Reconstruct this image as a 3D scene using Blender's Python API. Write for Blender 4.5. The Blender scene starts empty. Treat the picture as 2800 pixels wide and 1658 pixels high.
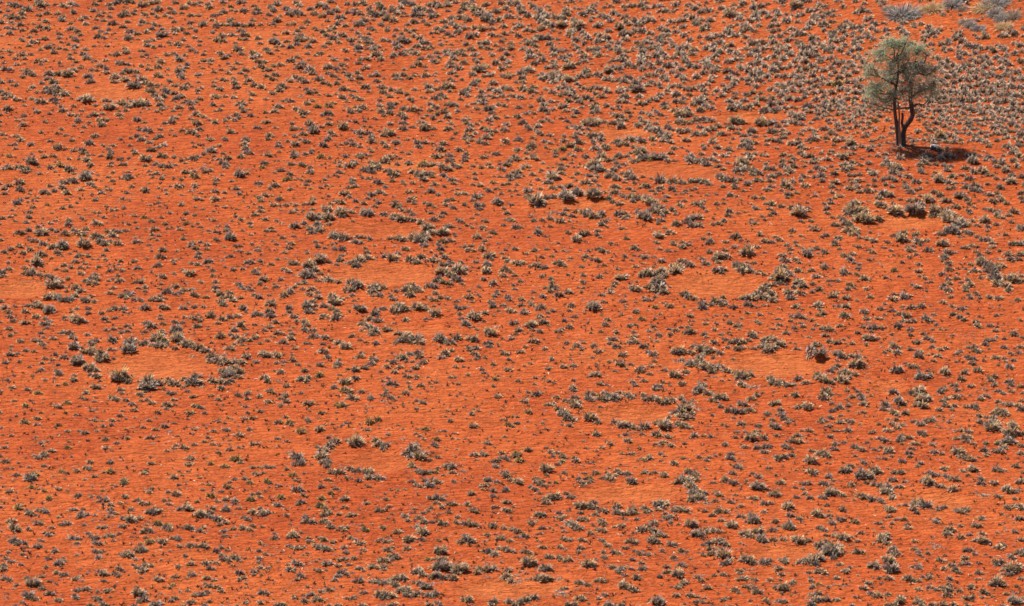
import bpy, math, random
import numpy as np
from mathutils import Vector
R = math.radians
rng = np.random.default_rng(11)
random.seed(11)
sc = bpy.context.scene

# ------------------------------------------------------------------ camera, sky, sun, exposure
CAM_H, PITCH, FOCAL = 76.0, 17.0, 173.0
cam_d = bpy.data.cameras.new("camera"); cam = bpy.data.objects.new("camera", cam_d)
sc.collection.objects.link(cam); sc.camera = cam
cam.location = (0, 0, CAM_H); cam.rotation_euler = (R(90 - PITCH), 0, 0)
cam_d.lens = FOCAL; cam_d.sensor_width = 36; cam_d.clip_start = 1; cam_d.clip_end = 8000
SUN_EL, SUN_AZ = 57.0, -48.0           # azimuth from +Y towards +X: the sun stands behind the slope, well to the left
world = bpy.data.worlds.new("World"); sc.world = world; world.use_nodes = True
nt = world.node_tree; bg = nt.nodes["Background"]
sky = nt.nodes.new("ShaderNodeTexSky"); sky.sky_type = 'NISHITA'; sky.sun_disc = False
sky.sun_elevation = R(SUN_EL); sky.sun_rotation = R(SUN_AZ)
nt.links.new(sky.outputs[0], bg.inputs[0]); bg.inputs[1].default_value = 0.065
sun_d = bpy.data.lights.new("sun", 'SUN'); sun = bpy.data.objects.new("sun", sun_d)
sun_d.energy = 5.0; sun_d.angle = R(1.0); sun_d.color = (1.0, 0.95, 0.87)
sc.collection.objects.link(sun)
to_sun = Vector((math.sin(R(SUN_AZ)) * math.cos(R(SUN_EL)), math.cos(R(SUN_AZ)) * math.cos(R(SUN_EL)), math.sin(R(SUN_EL))))
sun.rotation_euler = to_sun.to_track_quat('Z', 'Y').to_euler()
sc.view_settings.view_transform = 'Standard'; sc.view_settings.look = 'None'
sc.view_settings.exposure = 0.72; sc.view_settings.gamma = 1.0

# ------------------------------------------------------------------ helpers
def node_mat(name):
    m = bpy.data.materials.new(name); m.use_nodes = True
    t = m.node_tree; b = t.nodes["Principled BSDF"]
    return m, t, b
def make_mesh(name, V, F, mat, col=None, smooth=False):
    """V (n,3), F (m,k) with k = 3 or 4; col (n,3) colour at each vertex, with shade painted into the grass feet."""
    me = bpy.data.meshes.new(name); k = F.shape[1]
    me.vertices.add(len(V)); me.vertices.foreach_set("co", np.ascontiguousarray(V, dtype=np.float32).ravel())
    me.loops.add(F.size); me.loops.foreach_set("vertex_index", np.ascontiguousarray(F, dtype=np.int32).ravel())
    me.polygons.add(len(F)); me.polygons.foreach_set("loop_start", np.arange(0, F.size, k, dtype=np.int32))
    if smooth: me.polygons.foreach_set("use_smooth", np.ones(len(F), dtype=bool))
    if col is not None:
        a = me.color_attributes.new("tint", 'FLOAT_COLOR', 'POINT')
        a.data.foreach_set("color", np.hstack([col, np.ones((len(col), 1))]).astype(np.float32).ravel())
    me.materials.append(mat); me.update(calc_edges=True); return me
def link(name, me, parent=None):
    o = bpy.data.objects.new(name, me); sc.collection.objects.link(o)
    if parent is not None: o.parent = parent
    return o
def tag(o, label=None, cat=None, group=None, kind=None):
    if label: o["label"] = label
    if cat: o["category"] = cat
    if group: o["group"] = group
    if kind: o["kind"] = kind
    return o

# ------------------------------------------------------------------ the lie of the land
def vnoise(x, y, s, seed):
    """smooth value noise in [-1,1]"""
    g = np.random.default_rng(seed).uniform(-1, 1, (64, 64))
    x = np.asarray(x, float) / s + 17.3; y = np.asarray(y, float) / s + 5.1
    xi = np.floor(x).astype(int); yi = np.floor(y).astype(int); fx = x - xi; fy = y - yi
    fx = fx * fx * (3 - 2 * fx); fy = fy * fy * (3 - 2 * fy)
    a = g[xi % 64, yi % 64]; b = g[(xi + 1) % 64, yi % 64]; c = g[xi % 64, (yi + 1) % 64]; d = g[(xi + 1) % 64, (yi + 1) % 64]
    return (a * (1 - fx) + b * fx) * (1 - fy) + (c * (1 - fx) + d * fx) * fy
def base_h(x, y):
    d = ((y - 306) + 0.80 * (x + 2)) / 1.28          # metres past the foot of the dune
    ramp = 0.5 * (np.sqrt(d * d + 12 ** 2) + d)
    ramp = np.minimum(ramp, 200 + 0 * ramp)
    st = 0.17 + 0.10 / (1 + np.exp(-(x - 12) / 9.0))
    h = st * ramp
    h = h + 0.16 * vnoise(x, y, 13, 1) + 0.07 * vnoise(x, y, 4.5, 2) + 0.5 * vnoise(x, y, 60, 3)
    return h
PX = 36.0 / 2800 / FOCAL
cp, sp = math.cos(R(PITCH)), math.sin(R(PITCH))
def ground_at(px, py):
    """where the sight line through photo pixel (px,py) meets the sand; arrays in, arrays out"""
    px = np.asarray(px, float); py = np.asarray(py, float)
    dx = (px - 1400) * PX; dy = (829 - py) * PX
    D = np.stack([dx, cp + dy * sp, -sp + dy * cp], -1)
    t = -CAM_H / D[..., 2] * 0.80
    for _ in range(60):
        P = np.array([0, 0, CAM_H]) + D * t[..., None]
        t = t + 0.8 * (P[..., 2] - base_h(P[..., 0], P[..., 1])) / (-D[..., 2] + 0.25)
    P = np.array([0, 0, CAM_H]) + D * t[..., None]
    return P[..., 0], P[..., 1], t

# tussocks as they stand on the sand: x y width triples (one string per 700 x 415 patch of the slope)
TILES = {
(0,0,10):"""10 4 8 14 5 9 19 6 7 27 9 10 1 2 5 8 10 6 21 13 8 6 15 7 11 17 8 17 18 8 22 17 6 1 22 7 11 22 7 20 24 7 7 27 7 13 28 6 9 33 7 22 29 6
38 2 9 40 5 9 46 4 6 39 9 5 38 15 6 46 13 7 45 21 7 33 23 5 38 26 7 46 27 8 33 30 7 41 29 4 22 40 5 29 36 6 32 41 8 21 38 5 9 43 4 44 38 8 58 33 6 58 37 6
9 50 7 21 53 8 30 53 6 15 57 6 24 57 6 16 63 6 24 62 4 6 67 10 21 68 5 1 56 5 1 50 4 62 6 8 54 4 5 69 3 9 75 5 6 72 12 7 56 13 7 61 16 6 60 19 8 69 23 5 69 28 9 75 30 7 78 34 6
79 19 6 83 17 7 84 23 7 74 39 8 67 43 5 73 45 7 47 46 9 52 43 4 60 41 5 83 48 7 68 53 5 81 53 8 84 57 8 53 51 8 64 48 6 72 48 5 92 45 5 93 59 5 103 59 5
91 10 7 93 4 7 106 4 7 113 3 8 108 8 6 96 15 6 101 12 5 107 16 6 101 20 6 110 23 8 119 15 9 122 12 7 130 13 7 125 21 6 120 26 7 93 27 6 98 30 6 104 32 6 106 29 5 112 32 4 95 36 8 101 37 7
127 31 8 125 37 9 134 33 7 118 1 9 125 1 10 130 2 6 139 5 9 147 3 8 153 2 7 155 9 9 166 8 6 142 14 7 149 13 6 153 16 6 161 15 6 168 12 8 139 21 7 137 24 5 151 24 6 148 28 7 159 28 6 143 31 8 158 34 11
179 7 9 185 3 7 190 4 7 195 2 6 204 7 8 203 4 6 171 2 7 218 2 7 225 6 6 235 2 8 238 10 9 248 12 6 248 5 6 217 11 6 209 15 8 220 12 6 194 15 6 186 15 7 186 22 7 207 19 6 224 20 7 227 18 5 198 24 9 170 21 6
171 29 9 177 28 7 182 32 7 171 33 6 186 27 6 191 30 6 211 25 9 218 24 7 224 24 7 231 24 9 238 25 7 245 24 8 208 31 6 235 30 7 217 35 9 227 34 8 239 34 9 240 38 6 212 39 8 218 40 8 190 36 6 195 40 6 195 44 5 179 39 6
174 43 8 184 45 6 165 41 6 144 40 7 149 39 6 144 44 8 150 46 6 157 45 5 122 47 6 123 51 8 114 53 8 108 53 5 138 50 6 143 53 6 139 55 5 144 57 4 163 53 7 169 52 6 181 54 5 175 58 9 157 60 9
187 49 7 192 51 6 199 53 6 232 48 10 236 52 7 215 52 8 223 54 6 219 56 8 247 52 8 247 56 8 199 59 6 206 59 6 205 62 5 183 62 7 176 64 5 182 66 6 175 69 9 154 65 8 145 63 4 138 64 6 144 67 6
118 62 9 125 63 6 116 62 6 125 69 10 133 70 7 104 67 6 104 71 7 112 75 10 122 78 10 112 80 7 97 64 8 89 68 6 86 74 10 88 80 8 72 69 8 71 64 4 69 57 7 74 60 6 58 61 5 37 60 8 44 59 6 40 63 5
48 72 9 58 72 9 66 73 11 28 71 10 31 73 8 22 75 6 10 79 6 16 83 5 32 85 7 41 81 6 47 77 8 52 80 9 54 85 10 46 86 8 50 90 9 58 90 10 63 93 9 68 91 4 1 80 7 43 90 6
1 89 7 6 92 9 11 94 7 16 97 8 4 96 6 31 96 7 36 90 5 29 88 4 53 97 9 54 100 6 40 100 9 36 98 7 8 106 10 6 110 4 24 103 5 78 98 7 84 98 12 88 95 7 93 103 5 103 98 8 107 99 5 107 105 11 119 101 9
126 104 7 123 108 6 136 101 12 143 102 8 72 104 5 60 104 6 61 108 8 80 108 6 36 109 7 23 113 6 23 117 4 48 111 5 69 112 7 92 112 9 100 111 6 97 117 7 102 117 7 99 122 9 76 118 8 87 119 5 116 112 7 118 115 5
131 84 12 142 81 9 147 83 8 154 83 6 139 77 9 132 74 5 148 89 9 145 90 6 151 93 7 155 97 8 160 88 8 164 90 8 160 94 7 170 91 8 173 96 9 177 94 9 183 99 9 186 101 7 191 99 6 154 74 8 157 75 6 164 73 4
166 79 6 171 83 7 183 82 6 180 86 9 176 73 9 178 76 8 193 73 7 193 88 6 197 86 5 195 96 7 194 80 5 209 80 5 218 78 6 209 70 6 223 71 7 216 68 5 228 67 6 232 62 6 223 62 5 240 68 7 235 71 6 243 78 8 228 77 6 229 81 8
248 83 8 209 84 6 215 87 8 229 86 6 233 85 6 211 94 9 220 94 5 228 95 7 247 92 7 245 97 6 235 101 10 208 102 7 236 105 7 238 109 6 231 112 7 233 115 6 245 113 6 156 102 9 160 105 6 157 107 7 153 109 5 175 105 8
169 108 5 187 106 6 192 111 10 199 114 6 170 115 8 168 119 8 186 116 6 192 120 9 161 120 6 141 119 5 133 117 8 137 126 7 145 128 9 187 129 10 195 126 8 178 127 6 171 132 5 156 133 8 157 126 6 134 133 7 138 136 9
204 117 5 210 119 8 220 136 7 240 136 9 239 141 8 229 117 6 215 107 6 225 129 8 23 122 8 44 119 6 72 123 5 82 124 5 40 129 6 64 132 5 50 138 6 70 137 6 92 133 8 87 140 10 16 133 7 20 137 8 14 141 6 15 145 5 30 141 8
56 144 10 80 147 9 72 147 6 110 142 6 106 145 6 127 142 5 146 139 7 148 146 9 154 144 6 160 142 8 190 143 5 195 141 5 2 131 6 0 123 4 214 142 6 205 136 7 240 145 8 206 147 10 130 147 5""",
(1,0,10):"""20 4 8 14 7 7 17 10 8 1 9 7 3 12 6 39 2 7 42 5 8 29 8 8 33 13 10 40 12 9 45 14 7 53 8 8 57 13 8 62 5 10 68 7 8 72 12 9 78 10 9 81 17 9 65 15 8 73 1 8 20 20 9 17 23 6 4 24 6 13 14 6 36 23 7 31 24 5 45 27 6 41 30 6
49 21 7 60 29 6 65 31 7 57 27 5 69 34 8 75 37 9 84 34 9 79 23 7 82 20 6 75 27 7 87 25 7 72 29 6 77 31 6 43 35 9 40 39 8 45 39 8 50 38 7 55 40 8 51 45 8 40 43 7 18 41 11 30 40 6 29 32 7 26 45 6 34 46 7 20 49 5 50 52 6 58 54 5 63 52 7
71 42 7 80 41 7 67 45 6 92 39 8 96 38 5 100 46 9 107 38 8 109 41 7 113 42 5 117 45 9 115 48 8 110 47 6 118 53 10 122 58 8 87 49 7 101 50 6 109 57 8 102 58 6 100 62 6 108 66 7 109 67 7 104 68 5 88 58 5 84 63 7 76 58 7 79 57 4
104 2 8 97 4 7 89 4 6 111 8 8 106 4 6 120 4 8 122 7 10 112 12 8 117 15 9 124 13 10 128 18 10 133 10 8 137 13 8 134 20 9 141 7 8 147 3 10 152 4 8 145 3 7 101 24 9 106 20 8 98 22 6 90 12 6 97 13 7 103 14 6 112 28 7 114 29 5 99 32 7 102 36 6 128 29 6 137 29 6 122 24 7 135 35 5
143 39 11 147 40 9 137 43 8 141 45 6 124 39 7 130 40 6 137 47 7 147 29 6 148 24 6 150 31 5 154 35 7 160 37 8 162 41 8 167 42 7 157 45 8 165 47 8 171 46 6 154 29 6 154 21 9 157 15 9 161 14 8 158 8 10 165 9 8 170 11 8 175 4 9 180 6 8 187 5 8 187 3 6 169 5 7
164 20 6 167 24 6 155 10 7 171 16 8 175 15 7 195 2 7 204 4 8 203 8 8 199 11 6 211 6 10 215 9 12 220 13 10 225 18 12 230 21 9 237 19 9 215 14 8 235 11 8 244 8 8 247 16 9 225 4 8 240 3 7 248 3 8 183 21 8 191 17 8 200 17 9 192 23 8 185 26 6 196 26 8 203 28 7 197 31 9 214 27 8 221 28 9 230 28 7 241 26 8 207 19 8
187 33 7 191 35 6 181 30 7 177 28 7 176 32 6 208 36 9 214 34 9 230 34 8 243 33 7 237 35 6 240 40 6 249 42 7 205 43 7 219 42 8 225 42 9 226 47 7 220 46 6 210 48 8 234 44 6 240 48 7 245 52 7 249 47 8 201 49 7 195 52 9 202 53 8 213 53 8 229 52 5 231 54 6 189 49 5 191 43 5 181 43 6 186 50 8 186 53 6 178 55 6 177 51 6 170 55 7 174 60 8 155 52 9 158 51 6 161 57 7 158 62 8 142 52 8 134 54 8 150 51 5 153 65 6 165 65 5
193 57 8 190 61 8 192 65 8 203 61 8 198 67 8 216 60 6 222 64 8 218 68 12 226 65 7 234 61 9 241 57 8 244 65 6 247 60 7 240 67 8 191 71 8 196 74 5 211 72 9 229 73 8 223 74 6 246 75 8 242 74 7 215 79 7 213 82 9 217 78 6 206 88 8 203 91 9 207 93 7 208 94 6 200 97 6 188 84 11 182 86 8 193 79 5 201 78 5 176 79 5 232 81 9 230 87 9 236 89 10 243 86 9 248 87 8 220 89 7 220 94 9 223 98 7 233 95 7 240 94 7 248 93 6 217 99 6 212 101 6 222 101 7 243 103 7 237 102 6
139 76 5 136 74 7 136 77 5 144 73 8 150 76 7 142 77 5 166 74 8 174 74 5 160 74 5 155 87 7 169 85 9 169 89 8 175 87 7 181 93 9 184 95 7 175 96 8 166 96 4 147 92 6 140 90 8 133 88 7 124 90 8 123 85 9 118 79 8 118 73 8 112 74 6 99 71 6 101 76 8 90 73 9 92 77 7 85 71 5 78 67 7 70 65 10 53 68 10 55 72 8 48 65 5 42 66 8 34 59 9 40 56 6 45 62 8 24 63 8 17 64 6 12 68 7 5 65 8 2 60 8 8 60 7 13 51 8 10 48 7 2 54 7 4 42 6 2 37 7
18 73 7 10 74 6 16 77 7y 39 75 8 33 79 8 48 80 8 44 77 7 61 77 9 66 81 7 71 82 7 70 71 7 75 74 7 79 81 8 81 77 4 86 87 10 107 85 9 101 81 5 95 89 6 93 93 5 97 95 7 102 97 7 84 95 9 89 99 6 87 103 7d 71 93 6 25 84 10 23 88 8 16 91 7 5 85 9 43 92 11d 52 90 8 58 90 5 49 87 6 55 98 6 50 101 7 32 98 9 18 104 9d 22 104 8 18 109 8 9 110 5 39 106 8 46 110 10 60 104 7y 71 103 8y 75 101 6 71 111 9 71 116 5 46 114 5 104 105 9 100 108 7 92 107 6 93 110 6 121 98 6 131 94 7 151 97 9
121 103 7 122 109 9 131 102 8 131 105 7 131 110 8 136 101 7 144 106 8 152 107 10 142 112 9 145 115 7 170 101 7 175 104 8 192 102 10 187 102 7 196 103 6 183 109 9 187 114 8 170 107 7 163 115 5 173 115 7 197 108 6 216 106 7 226 107 9 231 105 8 230 110 7 234 115 8 228 117 8 245 114 6 203 117 7 206 120 7 210 122 7 208 127 8 207 132 9 205 135 7 210 137 6 227 128 8 222 125 8 242 127 8 245 122 7 225 134 9 219 139 8 224 140 8 244 138 9 230 131 6
10 119 8 35 120 6 52 121 10 71 121 8 91 118 4 97 119 6 85 124 11 98 129 7 36 126 8 40 125 6 19 125 5 2 125 7 13 132 8 12 136 6 28 132 4 38 133 6 46 131 8 49 138 9 43 136 5 56 128 11 60 128 6 73 129 8 77 132 5 106 123 5 102 130 9 110 130 8 113 133 7 102 134 5 113 138 10 130 130 11 125 132 8 121 128 5 131 121 7 144 120 9 162 119 7 144 126 8 153 124 6 165 125 11 173 126 6 180 118 5 188 126 9 190 120 6 195 130 5 132 136 7d 124 139 6 137 139 9 148 136 5 158 139 8 165 139 8 183 140 9 159 143 8 180 146 9 192 135 5 22 139 5 23 143 7 38 141 9 31 138 5 65 142 9 70 136 8 83 141 5 92 137 5 95 141 8 88 140 6 102 143 6 54 147 6 113 148 5 198 146 8 127 143 8""",
(2,0,10):"""4 3 9 8 8 10 10 12 8 15 15 8 20 6 7 24 8 7 27 10 9 31 14 9 35 16 8 26 17 10 29 20 10 34 23 9 40 24 10 48 24 11 42 17 8 46 17 7 53 10 9 52 14 9 51 18 7 60 19 7 58 1 7 64 25 12 68 23 8 57 31 10 60 29 8 56 34 8 69 31 8 74 37 9 71 34 8 69 13 10 75 11 8 78 9 7 80 5 6 78 17 6 82 33 6 83 25 9 87 24 6 84 40 9 86 35 8 92 37 9 94 30 8 88 15 9 92 17 8 96 20 7 90 7 5 99 12 8 104 14 6 102 1 8
105 26 11 110 17 8 111 21 7 114 23 7 123 24 9 120 21 7 126 22 8 110 6 7 117 5 8 126 5 8 131 2 6 132 7 6 140 6 8 146 11 8 150 10 8 145 5 7 160 4 8 135 20 10 130 18 8 120 30 8 108 33 9 114 33 8 127 30 9 135 32 8 150 30 9 145 28 8 156 21 8 147 35 9 143 37 8 152 34 7 160 31 7 167 34 8 173 39 8 180 22 9 176 17 8 165 20 9 170 15 7 178 8 8 172 5 7 184 12 7 192 10 8 185 19 7 193 20 8 190 25 8 186 28 8 180 24 7 167 26 7 205 8 7 212 13 11 219 15 8 216 8 6 225 3 9 207 16 5 236 7 9 243 6 8 240 13 9 246 12 8 237 15 8 233 20 8 240 19 7 222 18 8 213 26 8 226 25 8 230 28 9 224 31 8 211 31 10 218 34 9 205 35 8 228 36 8 241 25 7 236 30 7 250 16 7 187 10 7
8 25 8 4 27 7 14 29 8 20 30 7 28 28 8 6 35 8 24 35 7 20 40 8 27 37 9 35 37 8 37 43 8 41 49 9 47 50 8 40 53 8 22 44 8 15 42 8 12 48 9 17 51 9 16 56 9 20 55 8 27 53 7 29 59 9 41 61 8 50 56 8 56 54 7 52 59 7 53 49 5 41 65 9 34 66 7 56 65 11 62 38 9 60 43 5 70 42 7 64 46 6 67 51 8 70 55 9 70 60 8 77 57 5 64 62 7 75 48 8 80 49 8 83 47 8 85 54 8 81 52 7 96 41 7 93 45 7 104 42 8 103 46 7 111 38 9 97 48 6 104 50 9 109 54 9 107 58 9 112 50 7 98 59 6 99 66 8 104 67 8 94 69 11 100 58 6 118 47 5 126 46 9 130 41 8 127 50 9 128 55 10 127 58 8 125 61 9 135 47 8 141 46 9 143 49 8 133 38 8 136 42 7 149 41 6 145 40 7 113 63 10 119 65 7 127 67 8 134 62 8 122 41 7
140 54 9 146 52 9 150 56 8 158 56 7 152 64 10 144 61 8 136 66 7 144 69 8 156 70 7 165 67 9 160 62 7 170 60 9 174 64 9 168 57 7 180 65 8 165 47 10 172 46 9 163 52 8 178 49 9 176 53 8 169 53 7 158 45 8 183 36 6 193 37 10 198 35 8 203 41 9 197 44 8 190 47 9 197 49 9 203 51 8 198 54 8 193 57 8 188 60 8 191 62 10 200 59 6 208 46 8 213 44 8 213 50 8 219 52 8 217 58 8 212 60 9 224 58 6 210 69 9 218 72 8 224 67 8 229 47 8 236 42 9 244 41 9 237 50 9 246 47 8 240 55 9 232 53 8 249 57 8 240 61 9 234 62 8 247 64 7 230 68 9 240 69 9 236 73 10 243 72 9 249 75 8 222 65 7 240 78 9 231 78 8 218 79 8 212 76 9 216 82 7 225 77 7 199 66 8 197 70 8 190 66 8 187 71 8 180 75 9 197 75 7 194 79 8 190 82 7 206 83 5 238 84 8 212 85 7
12 69 9 18 69 9 8 72 8 25 73 5 16 66 7 22 62 8 10 76 8 10 80 7 32 75 9 29 77 8 38 73 9 44 70 8 41 77 10 48 75 9 54 77 11 61 77 7 66 75 8 72 69 9 75 74 7 71 71 8 84 73 10 93 77 9 98 79 6 104 78 8 114 76 8 110 80 8 120 81 8 127 76 7 133 73 8 140 73 7 148 76 9 135 80 8 142 82 8 151 78 7 152 88 7 163 74 9 167 77 8 123 87 12 117 86 9 107 88 9 104 90 6 110 94 10 124 94 8 131 83 7 145 92 7 160 92 10 163 84 8 170 87 8 173 92 6 155 84 8 160 99 7 166 100 8 168 96 6 176 87 8 184 84 8 187 88 7 10 86 10 14 88 8 21 85 8 18 89 8 23 90 6 33 87 6 41 80 8 46 86 8 53 86 8 40 90 8 47 93 6 50 91 8 55 92 9 58 89 8 62 95 8 66 99 9 71 96 8 75 87 7 85 86 8 80 84 7 93 89 8 92 86 5 82 91 6 87 94 8 77 97 8 69 86 8 63 82 6
2 94 7 8 95 9 18 96 4 28 98 9 31 102 7 38 99 7 44 99 4 55 98 8 49 104 9 53 108 7 61 107 7 7 105 6 18 104 6 31 107 10 40 107 6 21 110 6 14 111 6 5 114 8 80 105 10 83 109 8 82 101 7 78 110 6 92 103 7 98 106 6 104 104 6 104 99 7 110 99 8 120 106 4y 121 102 5 113 109 7 127 101 9 132 99 7 139 97 9 144 95 6 149 102 8 150 105 7 160 99 8 127 110 6 125 115 6 102 113 9 107 114 7 98 111 6 111 117 6 116 113 5 135 113 6 141 109 6 144 112 6 142 116 4 134 111 6 60 113 7 64 110 6 48 115 6 54 118 7 29 118 7 35 117 6 40 119 4 10 120 8 15 124 8 23 122 6 26 123 8 17 126 6 27 130 8 24 128 6 72 120 10 80 121 11 77 117 8 85 118 7 91 119 7 98 121 8 105 118 8 107 123 8 65 125 9 60 124 6 64 130 7 77 132 10 84 133 9 87 136 8 79 138 6 70 130 4
123 123 7 127 118 7 132 120 8 134 125 10 138 128 9 143 129 9 141 125 6 147 132 9 151 134 9 148 137 10 153 131 7 155 139 8 158 144 8 137 136 8 129 139 6 115 136 10 118 137 6 121 135 5 103 138 9 104 142 6 111 141 7 119 143 7 127 138 8 138 141 5 126 147 11 152 124 8 155 126 7 160 108 9 164 112 11 169 110 10 173 112 9 170 107 9 165 117 8 162 119 8 170 120 8 175 119 6 180 117 8 186 117 10 183 99 12 187 96 9 180 97 8 184 107 9 189 103 9 194 106 8 177 102 7 195 118 7 201 123 8 184 124 7 164 128 9 171 128 8 180 131 9 187 131 8 190 127 8 196 126 8 205 131 9 197 135 6 196 139 8 187 142 6 170 137 8 200 88 8 209 88 9 205 93 8 217 95 7 218 91 6 212 99 8 219 101 7 226 98 9 215 106 10 222 105 8 228 106 6 232 105 8 238 102 8 246 107 9 218 119 11 225 120 8 221 117 7 243 120 11 249 121 9 215 125 8 212 123 6 220 130 6 226 132 7 232 131 6 235 128 10 238 133 6 229 139 12 236 139 8 225 142 9 249 137 6 211 146 8 232 145 8 201 144 8 188 145 6 229 92 7 239 95 7 245 97 8 235 90 7 243 91 6 7 136 8 3 137 5 20 134 6y 37 132 7 32 138 7 38 140 6 42 136 4 50 137 7 62 134 7 64 139 9 57 142 10 19 143 10 33 144 5 17 146 6 42 147 6y 49 146 8y 65 146 9 81 145 9 91 142 8 92 145 8 5 146 8""",
(3,0,10):"""14 1 8 26 5 11 33 1 8 40 1 6 24 9 5 51 5 7 55 6 7 48 4 5 73 6 7 67 1 6 85 1 6 94 3 6 112 2 8 107 1 6 8 11 8 9 14 8 6 19 6 40 10 8 45 15 8 53 16 7 58 13 8 63 15 6 64 10 6 70 15 4 33 14 6 29 15 7 18 20 10 29 21 6 41 23 8 47 19 7 53 24 9 58 25 6 62 21 7 40 27 7 36 28 6 54 29 6 86 12 7 92 10 9 98 11 6 97 18 9 104 23 8 94 24 6 76 21 6 79 23 5 83 26 9 90 26 7 101 27 7 106 30 6 112 22 5 115 29 7 117 33 6 91 30 7 96 32 7 98 36 8 83 32 6 82 35 5 73 30 7 76 34 6 63 32 9 63 36 9 70 27 8 74 26 7 62 40 8 67 40 7 72 38 7 30 33 9 24 34 6 3 25 7 8 24 7 23 28 8 16 32 6 5 30 7 36 33 5 43 37 9 48 38 6 88 37 7 90 41 7 85 43 8 88 47 9 81 49 7 74 44 8 70 48 8 52 43 9 54 46 8 57 49 8 44 42 7 62 46 8
132 19 7 132 22 8 128 21 6 142 24 6 143 26 5 128 27 7 131 31 8 136 33 6 157 26 7 158 32 9 156 35 6 152 36 6 152 39 6 163 36 5 166 32 5 168 29 6 164 30 5 171 14 6 159 43 6 148 11 7 150 10 6 141 42 6 140 43 8 135 42 6 169 43 7 175 42 7 176 39 6 172 47 7 178 48 7 187 46 6 183 37 8 186 33 9 190 40 8 195 44 9 187 51 7 192 52 8 187 56 7 200 46 7 202 51 7 199 58 7 205 45 8 209 47 7 216 47 7 220 49 8 228 46 7 225 44 6 231 48 7 212 36 8 205 37 6 202 34 5 228 35 8 233 35 6 239 32 10 249 35 5 240 42 6 246 44 8 215 62 8 223 56 8 230 58 8 235 62 8 227 60 7 241 52 8 248 50 6 247 60 8 213 55 7 207 55 7 204 60 7 210 65 8 220 67 7 228 66 8 236 69 8 243 70 8 232 73 9 225 75 8 240 77 8 248 77 8 219 73 7 211 72 8 205 68 7 195 63 8 190 65 9 186 68 8 197 70 8 202 75 8 195 78 8 188 77 8 180 63 8 175 59 8 167 57 7 170 62 7 163 56 7 175 65 8 180 70 8 183 74 8 175 75 8 170 70 8 166 66 8 168 78 9 173 82 8 181 80 8 189 84 8 197 84 8 205 82 8 213 80 8 222 82 9 230 83 8 238 84 9 246 85 8 185 90 9 178 89 8 170 89 8 193 91 9 202 90 9 210 88 9 218 90 9 226 92 9 235 92 9 243 93 9 249 90 8 188 97 9 180 97 8 172 95 8 165 96 8 197 98 9 206 97 8 214 97 9 223 100 8 231 98 9 240 101 9 248 101 8
4 36 8 5 41 8 10 44 8 4 47 7 15 48 8 9 51 8 5 55 8 14 57 9 20 53 8 23 51 7 18 46 8 12 35 7 19 39 8 30 42 8 33 46 9 38 47 9 44 49 8 33 52 9 40 54 9 47 54 8 53 56 7 60 57 7 51 60 7 36 60 9 30 57 7 26 59 7 8 62 8 5 68 10 12 66 8 17 66 7 22 64 7 29 65 8 37 67 8 43 64 8 48 67 7 55 68 7 62 66 8 66 62 8 72 61 8 78 52 7 84 55 7 90 56 7 93 60 7 80 60 7 82 64 8 75 66 8 85 70 8 73 70 7 65 70 7 78 73 8 70 76 8 61 73 7 53 76 7 25 74 10 32 75 10 30 70 8 15 75 8 9 74 7 43 74 8 47 78 8 40 80 8 34 80 8 22 81 9 14 83 8 9 82 7 29 83 9 60 82 9 67 82 11y 77 80 8 84 80 8 87 84 8 90 77 8 54 82 7 46 84 8 40 86 7 15 85 8 3 87 8 9 89 8 17 89 8 24 88 8 33 88 8 37 91 7 45 90 9 53 89 8 62 90 9 70 87 8 78 88 8 85 90 9 92 90 8 12 93 8 4 96 8 20 96 9 29 97 8 35 95 6 47 97 9 55 94 8 56 100 8 64 98 10 71 100 9 78 96 7 85 96 8 94 98 8 12 100 8 17 97 6 3 102 9 7 107 9 17 106 7 23 105 6 27 106 5 38 103 9 42 104 7 50 103 7 55 104 8 61 107 7 68 104 8 74 107 7 69 107 5 88 109 8 85 106 7 93 108 7 100 104 7 108 106 6 116 103 7 104 100 8 112 98 8 120 100 7 33 112 7 24 113 10 28 115 9 40 109 7 36 107 6 49 111 6 55 113 6 47 116 7 15 119 6 20 119 7 25 120 8 33 121 6 42 120 5 3 120 8 58 117 6 68 122 8 80 117 8 85 113 7 80 125 6 75 120 7 41 126 7 60 120 5 10 123 6 104 118 8y 117 117 7 109 113 7 100 110 5 92 112 6 93 126 6 97 130 7 95 133 7 107 124 7d 120 130 6 122 125 6 132 123 5
3 128 9 8 128 6 14 127 6 15 131 7 20 130 6 32 131 6 45 131 6 54 126 8 61 130 7 69 127 6 62 128 6 58 125 5 13 135 6 4 137 8 11 138 7 16 134 6 23 140 9 30 140 8 32 143 8 36 145 7 45 136 10 38 137 5 57 135 7 66 137 9 81 140 11 75 144 7 83 145 7 92 143 7 99 146 8 62 147 6 47 144 7d 52 144 6d 143 108 8 149 113 8 147 117 5 153 122 5 146 128 8 158 127 6 159 136 8 143 137 7 168 132 11 182 127 5 180 133 9 182 138 8 188 136 6 163 120 7 172 123 7 160 115 6 170 113 7 177 114 7 165 108 9 171 111 6 178 108 7 184 113 7 190 110 7 198 107 9 206 102 8 215 104 9 223 106 8 210 110 9 219 111 7 227 109 8 240 106 9 247 108 8 196 120 9 205 117 8 192 126 6 197 130 7 203 118 6 213 116 8 224 120 8 231 117 7 236 113 8 209 115 4 208 129 7 223 130 8 231 131 7 236 128 7 244 123 7 238 121 9 247 131 9 220 124 9 207 137 8 212 139 7 224 137 6 216 143 6 234 143 9 241 146 8 196 138 4 189 140 5 175 145 6 162 145 8 168 146 6 229 112 6 150 103 7 158 99 8 242 114 7 154 110 6""",
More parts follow.
